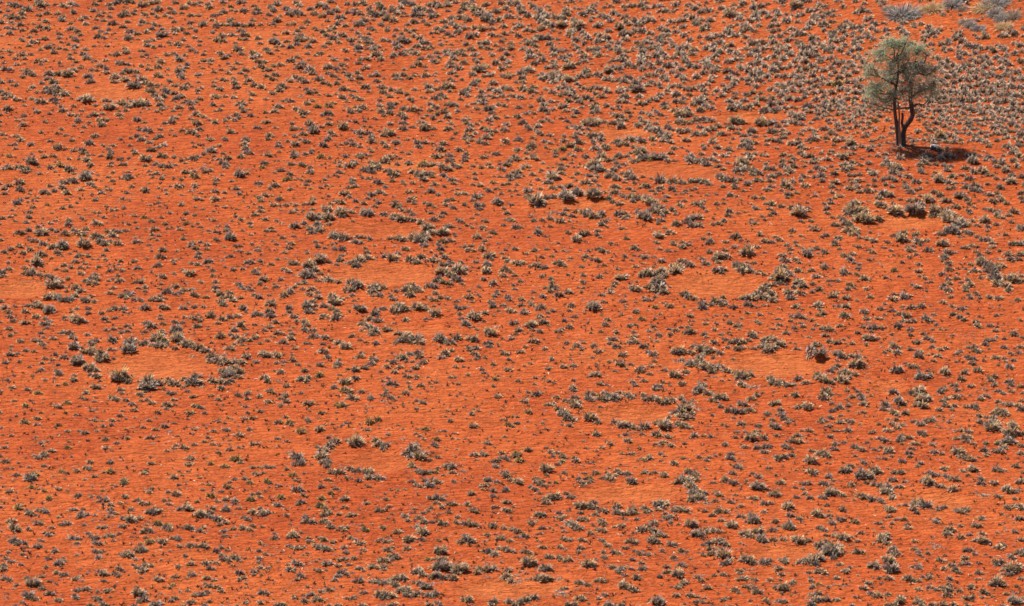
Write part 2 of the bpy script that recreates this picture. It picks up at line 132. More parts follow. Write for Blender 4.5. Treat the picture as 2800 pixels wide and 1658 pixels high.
(0,1,10):"""9 4 7y 31 2 4 43 5 7 52 4 7 81 1 7 86 3 5 84 8 9 77 7 5 88 13 8 107 5 9 109 1 6 117 7 7 120 12 8 109 11 5 107 14 6 126 6 5 132 1 7 142 7 11 146 5 5 158 4 9 152 12 6 158 14 8 164 15 8 171 13 5 170 5 6 177 8 6 183 7 5 189 7 8 192 5 7 181 11 5 199 2 6 208 8 5 214 7 6 222 6 9 217 11 7 221 13 7 220 15 6 235 5 8 243 1 9 243 16 7d 236 12 3
31 10 11 8 15 9 4 17 5 17 15 6 22 16 8 27 17 8 24 19 8 33 21 5d 38 15 4 49 15 7 54 10 4 59 13 9y 67 17 10 74 17 4 72 21 5 84 20 7 89 21 6 83 25 13 88 31 8 92 34 5 110 20 5 121 20 3 125 25 9 120 27 3 99 28 3 96 23 3 95 27 3 110 28 6 124 27 5 149 25 4 153 21 7 146 19 5 158 26 6 181 20 8 187 21 5 190 24 9y 198 16 6 204 18 7 200 19 7 190 19 6 177 27 5 190 32 6 170 26 4 211 27 7 210 31 6 217 23 4 234 22 11 241 21 6
19 30 10 8 33 8 4 36 7 4 41 6 20 37 9 16 38 4 49 33 6 62 30 10 68 28 8 72 29 9 61 35 8 65 40 9 75 35 9d 79 37 6 53 38 7 43 39 10 48 41 5 29 41 4 26 45 5 37 45 5 32 47 3 20 47 7 16 50 9 9 51 6d 99 40 7 90 41 4 104 34 4 104 37 4 108 37 5 120 46 5 128 34 6 142 37 10 124 40 6 130 41 6d 146 31 3 162 37 5 163 41 5 174 34 9 178 33 5 188 37 11d 191 34 6 210 38 8 231 36 7 234 41 6 192 46 7 197 47 5 210 46 10 219 45 3 127 46 6d 93 47 6 95 45 4 78 45 4 66 47 4 177 52 6 116 48 6d
32 54 6 46 52 5y 29 59 6 15 53 3 4 57 6d 12 57 5 18 55 3 51 60 4 61 55 6 69 53 6 75 50 4 104 53 5 109 57 6 114 57 5 121 55 5 147 52 4 154 50 5 155 45 4 156 53 4 159 56 5d 166 60 5 182 60 7 190 62 5 178 50 4 191 54 4 212 53 4 219 54 5 198 56 5 231 56 4 205 60 5d 223 48 3 238 49 4 248 62 6 2 65 7 10 63 6 15 68 5 28 64 7 26 69 6 42 65 4 49 70 6 54 67 5 67 67 6 67 71 8 77 61 4 80 65 6 92 59 5 97 59 5 101 64 6 112 63 3 131 62 6 141 64 7y 148 68 6 158 64 5 120 69 4 126 71 5 132 69 4 94 70 9 99 71 5 93 68 5 135 73 7d 179 67 4 182 70 7y 161 70 6 193 70 5 230 63 5 235 66 6 227 68 4 209 67 5 244 70 6 245 73 5 196 74 5 188 73 4 176 76 6 164 75 5 168 74 4
28 76 7 37 73 6 19 79 9 42 72 3 40 80 11 50 76 7 55 79 5 44 78 8 64 80 7 72 77 6 76 79 8 84 76 6 82 80 6 94 82 10 99 83 6 105 78 6 112 77 8 116 78 7 110 82 9 123 77 7 134 75 4 151 76 8 143 75 4 222 73 5 220 77 6 223 76 5 213 79 7 212 73 4 204 77 5 205 80 3 245 81 5 237 77 4 1 86 6 29 86 6 34 87 7 42 90 8 28 83 3 19 92 7 10 95 7 4 98 7 29 95 8 22 99 7 51 93 9 61 92 12 82 91 12 98 89 9 102 90 8 107 88 6 115 90 8 104 96 6 119 97 3 96 86 6 132 84 4 133 88 7 137 88 5 147 85 5 149 81 5 155 82 5 148 94 3 159 96 8 148 97 4 145 91 5 179 85 6 188 89 7 196 88 6 202 91 6 186 92 6 202 95 5 191 94 7 194 99 7 194 103 7 203 100 5d 225 84 12 212 86 6 219 93 4 230 92 5 235 92 5 234 97 6 243 99 6 229 98 3 246 90 5 157 103 9 173 97 5 38 101 10 45 101 4 50 104 5y 56 98 8 77 101 7 75 103 5 86 102 6 101 101 5 103 105 6 96 105 4 143 104 4 131 107 7 74 107 7 83 109 5 118 107 6 225 102 7 217 105 9d 204 107 10 170 106 6 180 104 5d 27 107 5 36 108 12 8 108 5 62 111 7 69 113 6 64 116 6 55 115 5 24 113 7 78 113 6 79 119 7 86 113 4 97 112 6 107 116 6 111 111 4 119 116 6 113 115 4 135 114 7 148 118 4 154 111 8 170 109 5 187 109 6 193 110 7 203 112 5 208 116 6 179 115 5 185 119 11 228 115 6 220 113 4 237 114 6 244 108 9 249 117 8 208 121 6 170 119 5 171 120 4 159 122 8 153 121 4
2 118 8 8 115 7 3 122 6 26 119 10 31 119 10 39 121 7 46 121 7 52 124 9 57 126 8 23 126 5d 30 126 5d 66 124 6 51 131 12 60 132 7 74 133 9 78 136 9 65 136 5 73 141 8 72 141 6 47 142 10 52 141 8 57 143 9 62 145 10 68 144 9 83 145 9 92 146 7 37 147 6 90 141 5 84 126 7 93 120 6 90 123 8 94 124 8 88 128 8 93 129 7 106 126 5 117 126 9 115 121 5 110 124 5 111 133 6 108 138 8 119 141 8 125 140 8 127 138 7 123 143 6 131 144 7 137 145 7 136 127 8 135 133 5 142 132 7 142 136 5 157 129 5 155 133 4 171 131 8 183 127 7d 196 127 6 190 133 7d 163 137 9 171 139 6 175 138 6 180 135 7 186 135 6 190 140 9 201 142 6 150 143 7 156 141 5 147 145 6 156 145 8 160 143 5 211 127 7 210 132 7 211 136 7 233 129 7 235 132 6 238 134 5 245 135 7 242 132 5 215 139 8 218 142 7 225 138 7 225 142 9 228 145 8 235 143 6 248 140 6 217 146 7""",
(1,1,10):"""12 3 8 37 4 9 48 2 7 54 1 5 38 1 7 63 5 8y 72 6 5 87 4 6 8 11 8 6 15 6y 22 9 4 17 9 3 35 12 7 45 13 8 53 15 6 62 13 5d 82 14 6 92 14 9 97 12 6 82 10 5 24 18 7 18 20 5 33 22 7 39 24 6d 53 20 8 82 20 7 80 24 5 67 27 5 71 24 4 77 23 4 65 31 4d 2 31 9 30 27 8y 18 33 9 14 36 5 49 32 6 53 36 5y 69 33 5 75 34 4 94 27 7 94 30 7 90 35 6 95 34 6 98 34 6 33 37 6 101 3 7 107 3 6 103 5 6 98 4 5 112 10 7 118 11 7 106 18 8 112 16 9 117 15 9 120 16 8 113 20 6 127 8 8 130 6 8 136 4 5 123 9 6 138 11 5 129 19 8 134 22 10 139 20 5 149 10 7 163 11 9y 168 12 9 172 12 9 143 1 4 175 5 8 180 4 7 187 3 7 190 4 6 189 9 9 194 13 8 198 15 7 188 17 8 182 16 8 154 20 9 160 22 10 167 22 8 172 24 6 183 23 8 164 27 9 157 24 5 119 30 9 126 34 6 110 26 6 104 25 5 144 31 5 146 32 4 153 30 6 175 32 7 184 34 5 192 27 8 193 31 6 162 34 5 171 38 9 178 42 6 192 38 4 149 39 7 205 2 7 204 8 7 205 5 6 222 5 7 226 4 5 235 2 8 248 9 7 245 13 8 230 15 6 227 12 6 220 15 6 212 14 5 240 17 9 232 30 7y 233 24 4 247 24 8 249 27 6 214 26 6 212 32 6 219 33 7 227 38 7 235 36 6 246 31 6 241 32 5 240 41 5 248 38 5 250 43 4 205 21 6d
86 41 9 91 44 6 71 43 5 9 42 7 15 43 4 3 45 6 5 48 6 22 46 8 17 52 7 29 52 6 23 52 5 39 52 7 47 51 6 54 50 8 55 46 6 73 51 6 78 48 6 82 50 9 97 48 6 105 50 7 104 54 8d 98 54 4 116 53 6 120 50 6 109 45 6 113 42 8 121 40 8 126 42 5 110 41 4 151 47 8 134 44 4 155 44 4 137 52 9 133 51 5 139 54 6 165 50 6 170 52 7 174 54 5 185 52 7 186 48 6 191 47 7 177 41 5 197 41 7 205 41 6 202 40 6 215 44 9 226 39 6 236 49 11 212 47 5 216 52 8 222 52 6 218 56 7 249 52 5 193 55 7 245 60 8 242 55 5 216 61 5 250 67 6
69 56 11 5 58 7 4 54 6 35 59 8 39 57 5 46 57 4 55 56 5 24 57 4 2 62 5 53 60 6 54 64 11 65 63 7 70 64 13 62 61 6 60 65 8 71 71 6 9 66 7 25 69 9d 20 67 5 37 73 10 47 70 8 60 71 9 63 74 5 53 76 7 61 77 8 55 79 8 51 75 5 15 74 6 10 77 6 16 77 6 83 60 12 89 58 8 94 59 7 81 56 7 84 63 7 109 60 12 106 61 8 96 71 3d 125 61 8 143 57 6 149 58 7 153 61 6 136 63 9 134 66 7 142 65 7 141 67 9 148 67 8 154 67 8 161 70 8 168 75 11 168 72 6 172 80 9 164 79 6 182 79 11 187 73 8 174 66 8 171 60 6 181 63 6 184 60 6 194 80 5 200 68 7 197 67 5 211 65 4 206 72 5 211 74 5 225 68 6 222 67 5 242 72 5 199 75 4 221 74 7 216 83 9 231 79 8 228 83 5 248 66 7 76 81 8 76 84 9 83 84 10 88 85 8 97 88 8 100 83 8 105 84 7 111 86 6 103 89 5 131 85 7 139 85 10 144 86 7 135 91 8d 155 85 11 164 84 12 160 87 10 174 81 7 163 91 7 166 92 6 182 88 9 190 87 8 195 82 4 178 91 5 224 87 5 247 90 4 20 90 5 26 84 6 34 90 7 42 85 5d 15 85 4d 37 83 5 6 91 3 58 88 5 60 92 7 75 90 4 84 95 8 77 95 6 32 94 7 28 98 6 2 96 7 2 93 4 18 96 3 38 100 6d 50 99 5 60 101 6 67 94 5 107 94 5 109 98 7 84 101 6 116 92 4 139 99 6 146 95 8 180 95 8 181 99 5 204 93 5 208 96 8 221 95 9 210 92 5 200 93 3 237 90 4 240 99 5 244 96 5 228 102 11 244 104 7 230 105 5
21 105 5 4 107 6 15 110 6 38 109 8 34 109 8 51 111 11 56 110 6 63 106 12 72 108 5 79 111 6 82 106 8 88 109 8d 94 109 8 101 106 10 99 105 8 108 104 10 104 108 6 98 111 8 127 102 8 133 105 11 151 107 10 157 109 8 162 103 9 173 106 10 156 105 6 185 103 9 190 108 8 187 111 8 183 111 7 200 108 6 198 116 12 195 118 8 202 114 9 204 119 6 181 118 11 185 119 8 191 122 10 197 125 9 201 129 6 178 126 9 176 127 7 184 128 9 190 129 6 169 131 8 173 132 7 226 110 9 215 108 6 225 116 11 243 115 9 241 121 8 249 118 5 246 107 7 222 125 6 232 129 10 230 128 6 1 119 6 7 125 9 4 129 6 27 115 6 32 117 7 37 120 7d 24 125 6 48 121 11 54 122 9 57 116 10 63 120 6 45 119 6 42 129 7 47 128 7 65 127 8d 70 125 10 80 128 7 72 127 7 60 127 5 33 137 9 27 140 9 38 132 6 19 132 6 9 133 5 13 140 5 2 142 8 45 134 6 54 134 9 52 139 8 60 137 6 61 142 8 55 146 8 93 129 10 99 131 11 89 134 8 94 140 6 94 135 8 115 133 10 119 132 8 114 136 8 111 137 6 114 140 6 124 133 7 137 136 6 121 140 8 134 144 7 147 135 9 152 132 9 157 134 9 160 136 7 150 140 10 175 138 7 173 144 9 180 142 7 187 143 7 208 142 9 196 146 6 218 132 5 235 137 6 233 141 6 236 139 6 246 142 7 248 145 6 75 142 11 83 144 7 76 147 12 14 147 8 208 136 5 132 141 5 230 147 8 211 147 5 217 140 4""",
(2,1,10):"""4 7 9 2 4 6 20 4 7 22 6 9 14 1 6 43 1 6 42 4 6 56 2 6 60 4 7 71 5 8 51 7 7 30 11 5 14 14 8 11 16 6 35 15 4 40 15 4 29 18 5 4 20 10 4 24 9 20 22 7 25 27 6 48 12 6 48 17 8 49 21 7 38 22 9 39 25 12 44 26 9 35 30 9 54 14 5 64 15 4 58 11 5 87 5 10 93 8 9 95 9 6 87 1 8 99 8 5 80 12 13 76 15 10 83 17 12 85 19 12 90 18 8 72 14 6 102 11 6 103 15 7 99 18 8 108 12 6 64 21 7 76 23 7 83 24 5 97 23 10 102 26 9 93 24 7 104 2 6 104 5 9 112 4 7 122 1 9 116 1 6 138 2 6 155 1 7 120 9 9 115 7 5 129 6 12 141 6 12 134 9 5y 146 4 7 150 5 7 152 9 7 72 30 10 80 28 7 55 33 9 40 35 8 46 34 6 5 32 5 18 32 5 15 38 9 3 38 5 6 42 4 28 36 5 38 31 5 85 33 5 80 37 6 63 36 4 100 34 9 105 35 5
113 23 9 117 26 9 115 21 6 108 22 5 128 25 5 136 27 4 110 30 5 114 36 6 131 33 9 125 35 5 119 38 5 144 28 10 148 29 6 157 29 10 165 30 7 169 31 6 145 35 8 136 38 6 143 38 5 156 36 9 140 41 5 174 5 10 174 9 9 180 9 8 184 10 6 190 12 8 187 8 7 195 8 8 200 10 6 185 2 6 198 2 6 207 4 8 201 14 6 206 17 6 211 12 5 212 1 5 224 9 12 220 12 9 228 12 9 225 15 9 220 19 9 226 18 8 232 17 8 236 19 9 241 21 9 235 22 7 232 6 9 230 2 7 242 9 4 248 12 6 249 16 8 250 24 5 176 29 8 182 29 8 188 29 9 192 32 6 203 25 9 208 27 9 215 28 10 222 27 6 218 34 9 230 31 8 240 28 8 244 29 6 206 34 6 226 38 5 248 37 8 213 42 8 219 43 5 248 4 6
24 49 16 28 52 10 18 44 8 25 44 8 33 45 8 41 44 8 53 45 14 52 41 10 64 40 11 80 43 14 89 40 6 95 46 6 98 48 6 100 40 8 105 50 7 109 44 7 117 44 8 122 46 9 118 48 6 126 45 7 131 48 9 136 50 11 133 46 8 141 53 8 145 55 9 142 59 9 136 58 10 149 59 8 147 62 6 145 67 8 143 70 5 124 59 7 130 64 13 124 64 7 157 57 8 160 61 6 150 43 6 152 44 6 149 48 6 160 42 4 166 41 5 170 38 5 170 40 4 175 37 5 179 36 5 168 48 6 164 52 7 166 54 5 182 51 9 187 48 6 186 54 6 178 51 6 200 51 6 207 46 4 207 50 5 190 58 5 201 56 3 212 58 8 211 62 6 221 60 5 228 59 4y 238 55 7 240 56 5 234 51 4 249 51 6 224 47 4 237 45 7 245 45 7 207 67 7 202 70 8 197 71 6 234 66 4 234 69 6 237 70 6 247 66 5 244 63 5 172 66 8 177 65 9 182 64 9 172 69 7 176 72 9 183 72 8 161 70 10 155 56 7 175 43 5 190 43 4
14 44 7 19 61 9d 39 58 10d 53 57 6 62 59 5 50 61 7 70 59 9 75 59 8 79 63 10 84 64 7 73 62 8 87 61 8 104 61 9 109 60 7 113 63 7 110 65 6 95 65 7d 91 68 7 87 71 8 92 73 4 37 65 8 21 67 7 29 67 6 47 68 9 56 68 5 59 63 6 68 70 7d 3 74 8 7 76 6d 25 79 9 26 74 5 37 73 5 60 74 4 55 79 6 70 80 10 84 77 7 83 81 6 103 70 7d 107 75 6 113 79 5d 122 70 5d 136 74 6d 154 79 9 143 82 11 144 78 4 170 80 7d 149 74 5 192 80 5 187 85 6 212 79 4 218 83 9 224 86 5 230 87 4 242 81 7 247 87 8 193 88 9 209 88 6 63 86 11 112 85 6y 96 89 6 102 91 4 87 87 4d 17 84 4 17 88 5d 45 89 4 40 90 3 137 92 5d 140 88 5 142 89 5 158 90 7 166 88 6 171 91 8 166 93 8 157 88 5 174 88 4 119 94 8 124 96 5 84 95 8 88 97 7 75 97 5 94 98 5 22 96 8 34 95 5 3 95 7 14 100 5 50 97 5 57 94 4 43 98 4 144 95 5 152 97 6 155 98 4 217 93 7 208 96 6 239 93 7 230 92 5 193 98 7 247 98 5
5 109 10 11 109 7 24 111 9 18 112 6 31 113 8 45 109 10 50 111 7 29 103 6 39 102 5 56 104 5 72 102 8 79 105 7 84 106 8 97 106 5 110 102 6 125 102 5 130 103 8 148 104 8d 145 107 7 138 112 4 117 106 5 121 112 6 103 115 5 68 112 6 90 111 5 128 109 4 203 102 12 210 103 10 198 105 7 202 108 7 189 109 9 186 105 6 230 99 14 222 113 11 228 114 10 232 117 9 224 117 10 219 112 7 199 117 8 206 116 9 236 109 6 230 108 5 165 106 8 170 108 9 174 111 9 162 112 9 157 112 8 160 117 12 163 114 9 132 118 13 127 120 10 138 120 8 145 117 11 148 122 9 142 124 8 141 128 11 146 128 9 144 134 13 148 138 9 140 136 8 153 141 6d 120 134 11 118 136 6 134 132 9 131 132 6 106 123 11 111 121 6 101 128 6 99 131 6 85 122 8 92 118 4 70 121 6 69 127 7 55 120 5 29 122 6 38 124 6 39 127 6 8 126 6 2 121 6 1 130 5 40 132 9 37 136 7 42 134 6 32 133 5 25 133 5d 3 134 6 21 137 5 55 137 9 45 140 9 30 141 8 9 144 8 20 143 4 18 147 6 65 133 4 70 133 5 68 137 5 96 138 7 98 137 5 97 134 5 87 140 7 81 137 3 70 143 6d 108 146 7 132 145 8 89 147 6 121 147 4 140 142 5 129 142 5 168 140 9 172 143 8 177 144 8 122 127 4 170 142 5 206 142 7 246 135 10 249 132 9 240 139 9 235 143 10 229 144 9 225 144 7 244 142 9 249 143 8 186 148 8 199 147 9 206 147 7 240 120 5 246 120 6 149 114 5""",
(3,1,10):"""15 3 8 22 4 6 25 7 7 31 1 7 35 4 8 41 4 8 46 7 7 57 7 9 44 10 8 22 10 6 14 9 7 52 1 6 60 2 5 73 5 11 78 2 7 84 2 5 70 4 8 92 7 4 99 4 4 107 4 6 114 2 6 98 11 7 90 13 6 82 10 7 75 13 9 80 16 9 75 18 8 82 14 6 71 12 5 62 14 5 53 18 7 48 16 8 41 19 6 35 14 6 34 9 4 24 15 8 14 14 8 18 17 8 21 19 9 3 17 8 10 22 8 4 24 8 2 29 7 3 34 7 1 37 6 13 38 5 20 42 8 19 45 5 28 40 6 17 33 11 22 36 7 35 24 8 32 28 6 37 25 7 24 29 7 46 24 7 52 23 8 53 28 7 65 21 8 66 30 9 62 34 7 36 33 9 46 39 7d 46 43 6 63 40 6 70 43 7 67 37 4 80 36 9 87 34 7 83 30 6 88 28 9 80 27 6 80 23 6 84 23 6 90 22 6 89 39 7 98 38 9 104 33 6 104 28 6 102 20 9 103 22 9 98 17 5 112 13 6 116 10 9 120 14 10 126 15 11 122 20 10 130 17 7 129 6 8 130 23 7 137 24 9 119 26 8 113 27 7 124 28 7 115 32 6 121 34 6 134 30 5 135 35 8 138 38 7 140 40 7 134 33 6 145 37 6 149 36 5 145 29 10 155 30 5 152 6 8 152 10 9 149 13 8 157 12 6 159 8 6 164 12 6 156 3 8 150 20 7 149 18 6 154 4 6 169 6 9 174 3 8 181 5 8 172 13 7 178 14 7 175 18 7 163 20 5 162 24 6 167 27 12 180 24 9 176 30 9 173 28 7 182 30 6 181 35 6 176 36 6 190 23 7 193 16 9 200 9 12 200 3 8 195 3 6 207 4 5 202 20 9 210 19 12 215 23 6 223 26 6 220 23 5 197 26 9 203 33 9 193 35 8 200 37 9 204 38 8 195 32 6 215 31 6 216 5 8 213 8 6 222 9 8 230 4 5 229 8 6 228 11 8 224 14 7 234 14 6 243 14 8 232 18 9 240 9 8 243 13 6 238 23 8 238 29 11 227 34 9 231 27 6 248 24 7 245 4 9 250 8 6 239 1 8 187 43 11 194 46 7 196 51 6 196 47 5 163 40 8 168 42 8 161 40 5 223 40 7 217 42 8 213 41 6 225 44 5 220 48 9 228 47 8 233 50 7 247 40 7 248 45 8 249 49 5
113 41 12 119 43 9 108 45 8 103 42 6d 98 47 8d 110 52 12 122 50 5 129 47 5 149 43 6 139 48 7 146 48 7 150 51 7 136 54 5 156 47 11 161 48 6 174 48 10 184 54 8 176 55 5 159 45 6 114 54 5d 3 51 9 13 53 7 2 56 6 6 60 7 24 55 9 30 60 15 33 62 10 39 55 5 39 58 6 58 60 6 57 55 8 55 51 4 61 50 7 60 46 5 65 45 5 84 51 10 90 50 6 80 51 5 77 58 8 83 58 12 90 58 13 79 60 10 98 57 9d 93 56 8 118 56 5 124 58 14 128 60 9 125 55 9 143 55 7 144 58 16 138 57 9 163 59 12 162 62 8 165 56 7 175 63 13 172 60 9 179 61 8 176 67 11 183 69 9 189 68 8 187 65 6 192 71 10 185 73 9 180 77 13 173 79 9 168 80 8 185 80 6 193 78 8 196 80 8 196 66 9d 200 68 6 212 56 6 217 57 7 224 58 7 224 62 9 226 64 7 240 58 10 247 60 8d 235 62 7 197 60 6 212 67 11 208 68 6 215 73 7 204 72 6 214 77 5 223 71 6 229 74 6d 238 69 6 230 65 6 247 74 10 249 76 7 196 57 7 201 54 5 108 65 10 92 66 14 97 68 12 88 63 9 100 70 9 85 67 7 76 70 9 80 71 8 74 67 8 71 64 7 63 64 5 65 71 8 68 72 5 32 68 5 42 68 6 45 76 8 41 73 4 23 77 7 2 62 5 14 68 6d 19 61 4d 82 77 12 77 77 9 86 76 8 83 80 9 88 80 5 69 84 9 65 89 8 64 91 6 56 82 6 53 83 5 58 81 4 32 82 5 22 82 5 7 83 6 11 86 7 3 88 7 18 91 7 27 88 5 44 88 4 35 84 5d 28 92 6 33 94 5 21 95 7 22 99 5 38 100 11 42 96 5 47 94 7 54 97 6 56 99 6 49 99 4 17 106 10 14 101 8 17 105 9 27 105 8 30 108 6 70 95 5 73 101 7 80 105 9 82 100 8 75 102 6 89 93 6 84 92 4 89 84 6 96 85 7 103 87 9 109 80 7d 100 79 4 117 89 6 113 94 5 120 96 5 98 96 5 102 98 7 104 101 7d 123 101 4 99 106 5 108 108 7d 113 111 6d 89 110 6 88 114 7 84 109 5 74 118 10 79 119 6 42 116 7 29 116 8 55 113 8 52 113 5 47 122 8 41 107 6d 87 120 6 94 124 9 99 124 5 115 123 5 106 118 3 67 126 7 60 126 6 56 122 4 123 116 7y 131 108 5 129 122 5 80 130 8y 96 134 6 78 134 7 50 134 9 43 137 6 63 141 9 67 138 6 76 143 8 87 145 5 100 142 7 122 144 10 123 139 6 133 142 10 139 141 6
130 85 13 124 82 7 132 80 8 143 81 6 146 80 5 137 87 6 147 88 10 144 85 6 155 87 7 170 90 11 166 84 4 161 85 4d 149 92 4 142 92 5 138 96 8 143 97 4 136 93 5 156 96 9 145 100 6 138 103 6 176 98 9 174 96 7 181 98 6 172 103 9 171 106 5 176 109 9 177 115 8 170 119 7 147 110 7 147 117 7 132 96 3 148 116 6 153 123 6 148 121 5 154 128 5 159 127 6 146 132 8 155 136 4 141 130 5 188 110 4 189 114 6d 184 124 6 176 124 6 178 128 7 171 133 8 176 135 9 172 130 6 188 128 5 195 126 6 202 117 9 208 122 5 197 131 8 193 133 7 193 136 6 196 140 5 198 143 7 203 138 5 204 140 5 216 142 7 226 143 9 207 143 5 178 142 6 154 141 6d 194 94 7 199 92 7 204 93 5 190 94 5 203 98 6 207 101 7 207 104 8 215 98 6 220 93 7 215 86 9 210 86 8 219 89 7 204 83 6 226 97 5 234 100 9 225 103 11d 237 105 9 229 112 7 209 109 12 215 113 10 222 114 10 218 117 10 225 110 7 198 110 6 222 122 12 225 127 12 233 122 7 240 124 12 247 127 8 233 131 10 235 135 8 228 129 6 236 123 6 239 90 9 246 90 9 249 88 7 232 81 6 225 81 8d 247 100 8 245 105 7 244 145 6 171 147 8 249 98 6 247 122 6
11 123 16 17 124 9 5 124 8 12 129 7 5 131 6 30 128 11 34 131 10 25 132 7 32 138 10 20 137 10 22 143 9 3 139 10 5 145 10 1 132 6 14 112 9 12 115 7 18 117 8 22 120 8 48 148 7 28 125 6 43 129 6""",
(0,2,10):"""4 4 8 8 8 8 10 13 6 12 17 7 25 8 8 27 2 7 15 3 4 34 2 9 40 4 9 48 7 12 45 5 9 35 13 8 44 15 6 44 20 9 48 18 7 46 24 6 25 19 10 9 25 7 10 31 7 20 37 7 15 29 4 34 36 7 39 37 6 41 40 7 44 44 4 42 33 5 40 29 6 52 34 7 63 13 6 63 16 5 70 8 6 75 5 6 76 16 13 70 14 7 84 18 6 86 10 6 86 5 6 99 9 7 107 7 6 112 5 8 120 5 8 121 8 5 127 9 6d 102 15 7 106 18 5 113 14 6 62 28 8 67 29 9 71 33 9 85 30 7 104 26 6 111 25 6 117 24 4 123 22 5 127 24 4 119 28 6 124 27 6 141 5 9 138 5 6 160 4 10 157 15 6 159 20 6 157 12 4 179 4 9 190 3 7 199 3 6 218 1 8 237 5 9 249 11 8 206 12 10 217 15 8 225 13 8 232 12 8 213 19 6 190 15 8 195 17 6 186 14 6 193 22 8 180 13 5 171 18 7 178 19 5 147 22 10 143 19 8 150 23 6 142 28 5 157 27 7 160 29 5 172 25 11 168 28 6 175 28 7 190 29 3 235 21 9 229 26 8 227 20 4 238 18 5 248 21 5 241 25 5 240 30 5 215 32 9 225 30 6 230 33 8 237 36 10 243 36 7 249 33 8 229 40 5 237 41 5 225 44 9 207 38 5
92 37 10 90 40 6 109 36 10 127 38 12 123 38 8 131 36 6 109 45 7 118 45 4 126 46 13 132 44 5 72 42 12 77 43 7 83 47 9 90 48 11 97 48 10 101 49 7 99 54 12 103 53 8 97 57 7 74 52 6 54 50 6 62 53 7 64 51 5 48 58 4 44 54 6 41 58 6 51 55 6 33 47 6 25 46 6 10 50 8 17 49 6 5 58 6 19 57 5 29 62 4 40 65 8 56 66 7 57 60 5 57 69 8 53 73 4 75 57 13 81 58 6 74 55 8 87 64 11 92 66 8 94 71 9 88 70 5 72 75 8 73 70 5 64 79 6y 56 80 5 7 75 6 14 71 4 32 71 4 44 75 5 37 87 8y 27 84 6 12 82 7 98 76 4 93 82 9 97 83 6 84 87 7 100 67 5d 107 67 6d 123 63 5d
113 70 7 117 73 15 122 74 10 112 75 7 125 76 8 130 70 8d 118 84 7 119 88 5 136 77 4 145 76 11 144 81 15 148 83 9 138 83 7 137 88 7 142 86 6 155 78 8 160 83 4 165 77 9 171 79 9 175 80 6 180 75 7 189 77 13 192 72 8 194 77 8 197 81 9d 183 80 6 208 76 10 216 77 9 222 78 8 226 76 7 220 71 8 226 69 10 232 72 8 218 67 8 228 64 10 234 67 8 224 67 7 238 70 7d 216 83 8 183 86 6 189 91 7 167 88 7 171 88 5 170 94 6 155 34 14 150 36 8 160 37 10 155 42 10 149 41 8 141 39 9 137 38 6 159 42 8 162 40 7 173 35 13 178 38 10 172 36 8 183 41 11 189 43 9 180 40 7 194 44 10 200 47 9 205 45 9d 171 45 6 188 50 8d 206 51 8 205 55 7 212 56 9 218 58 10 222 59 9 214 54 7 219 49 10d 229 54 7d 230 58 8 236 58 9 241 52 9 224 44 8 249 57 6
80 92 6 92 96 5 82 94 4 110 92 7 113 94 8 122 95 6 129 98 8 138 95 5 144 94 6 148 97 8 108 92 5 131 104 7 122 101 3 66 97 7y 55 100 7 58 101 6 25 100 8y 14 95 5 43 94 3 42 97 3 24 105 3 40 107 5y 64 107 5y 74 109 5 83 100 5d 94 102 6d 89 105 5 120 105 5 117 110 7 36 112 8 16 110 5 24 116 9y 36 118 6 57 119 6y 92 114 7 109 114 7 109 119 6 101 120 6 95 125 5 82 127 7 77 125 5 66 125 6 56 127 7d 132 112 4 146 114 6 155 107 6 163 99 9 169 94 5 171 99 5 163 103 6 191 100 8y 196 102 7 200 107 6 186 107 8y 181 107 4 185 113 3 160 120 7 165 124 9d 170 117 5 152 123 7 140 121 5 147 131 9 123 123 4 129 122 4 182 121 5d 190 123 7 209 125 6 221 124 7 214 116 5 223 112 5y 230 116 3y 247 112 7y 239 112 6 233 90 7 242 88 7 242 93 6 213 94 6 207 90 5 218 99 4 240 101 6 242 107 5 244 123 7 234 129 9 203 131 5 200 135 6 208 138 6 190 138 6 189 128 4 247 137 7 234 141 5 172 139 6 170 142 5 180 141 9 168 131 6d 173 130 5 121 127 6d 125 132 6 114 137 6 103 133 7 103 141 7 109 144 4 40 136 6 46 135 4 33 138 6d 42 139 4 67 136 4 66 141 7y 50 144 8 43 147 8 11 129 5 4 141 6 163 144 5 149 137 6d 224 143 7 224 134 4 213 146 6 190 146 6d 1 122 5 153 112 4 138 114 3""",
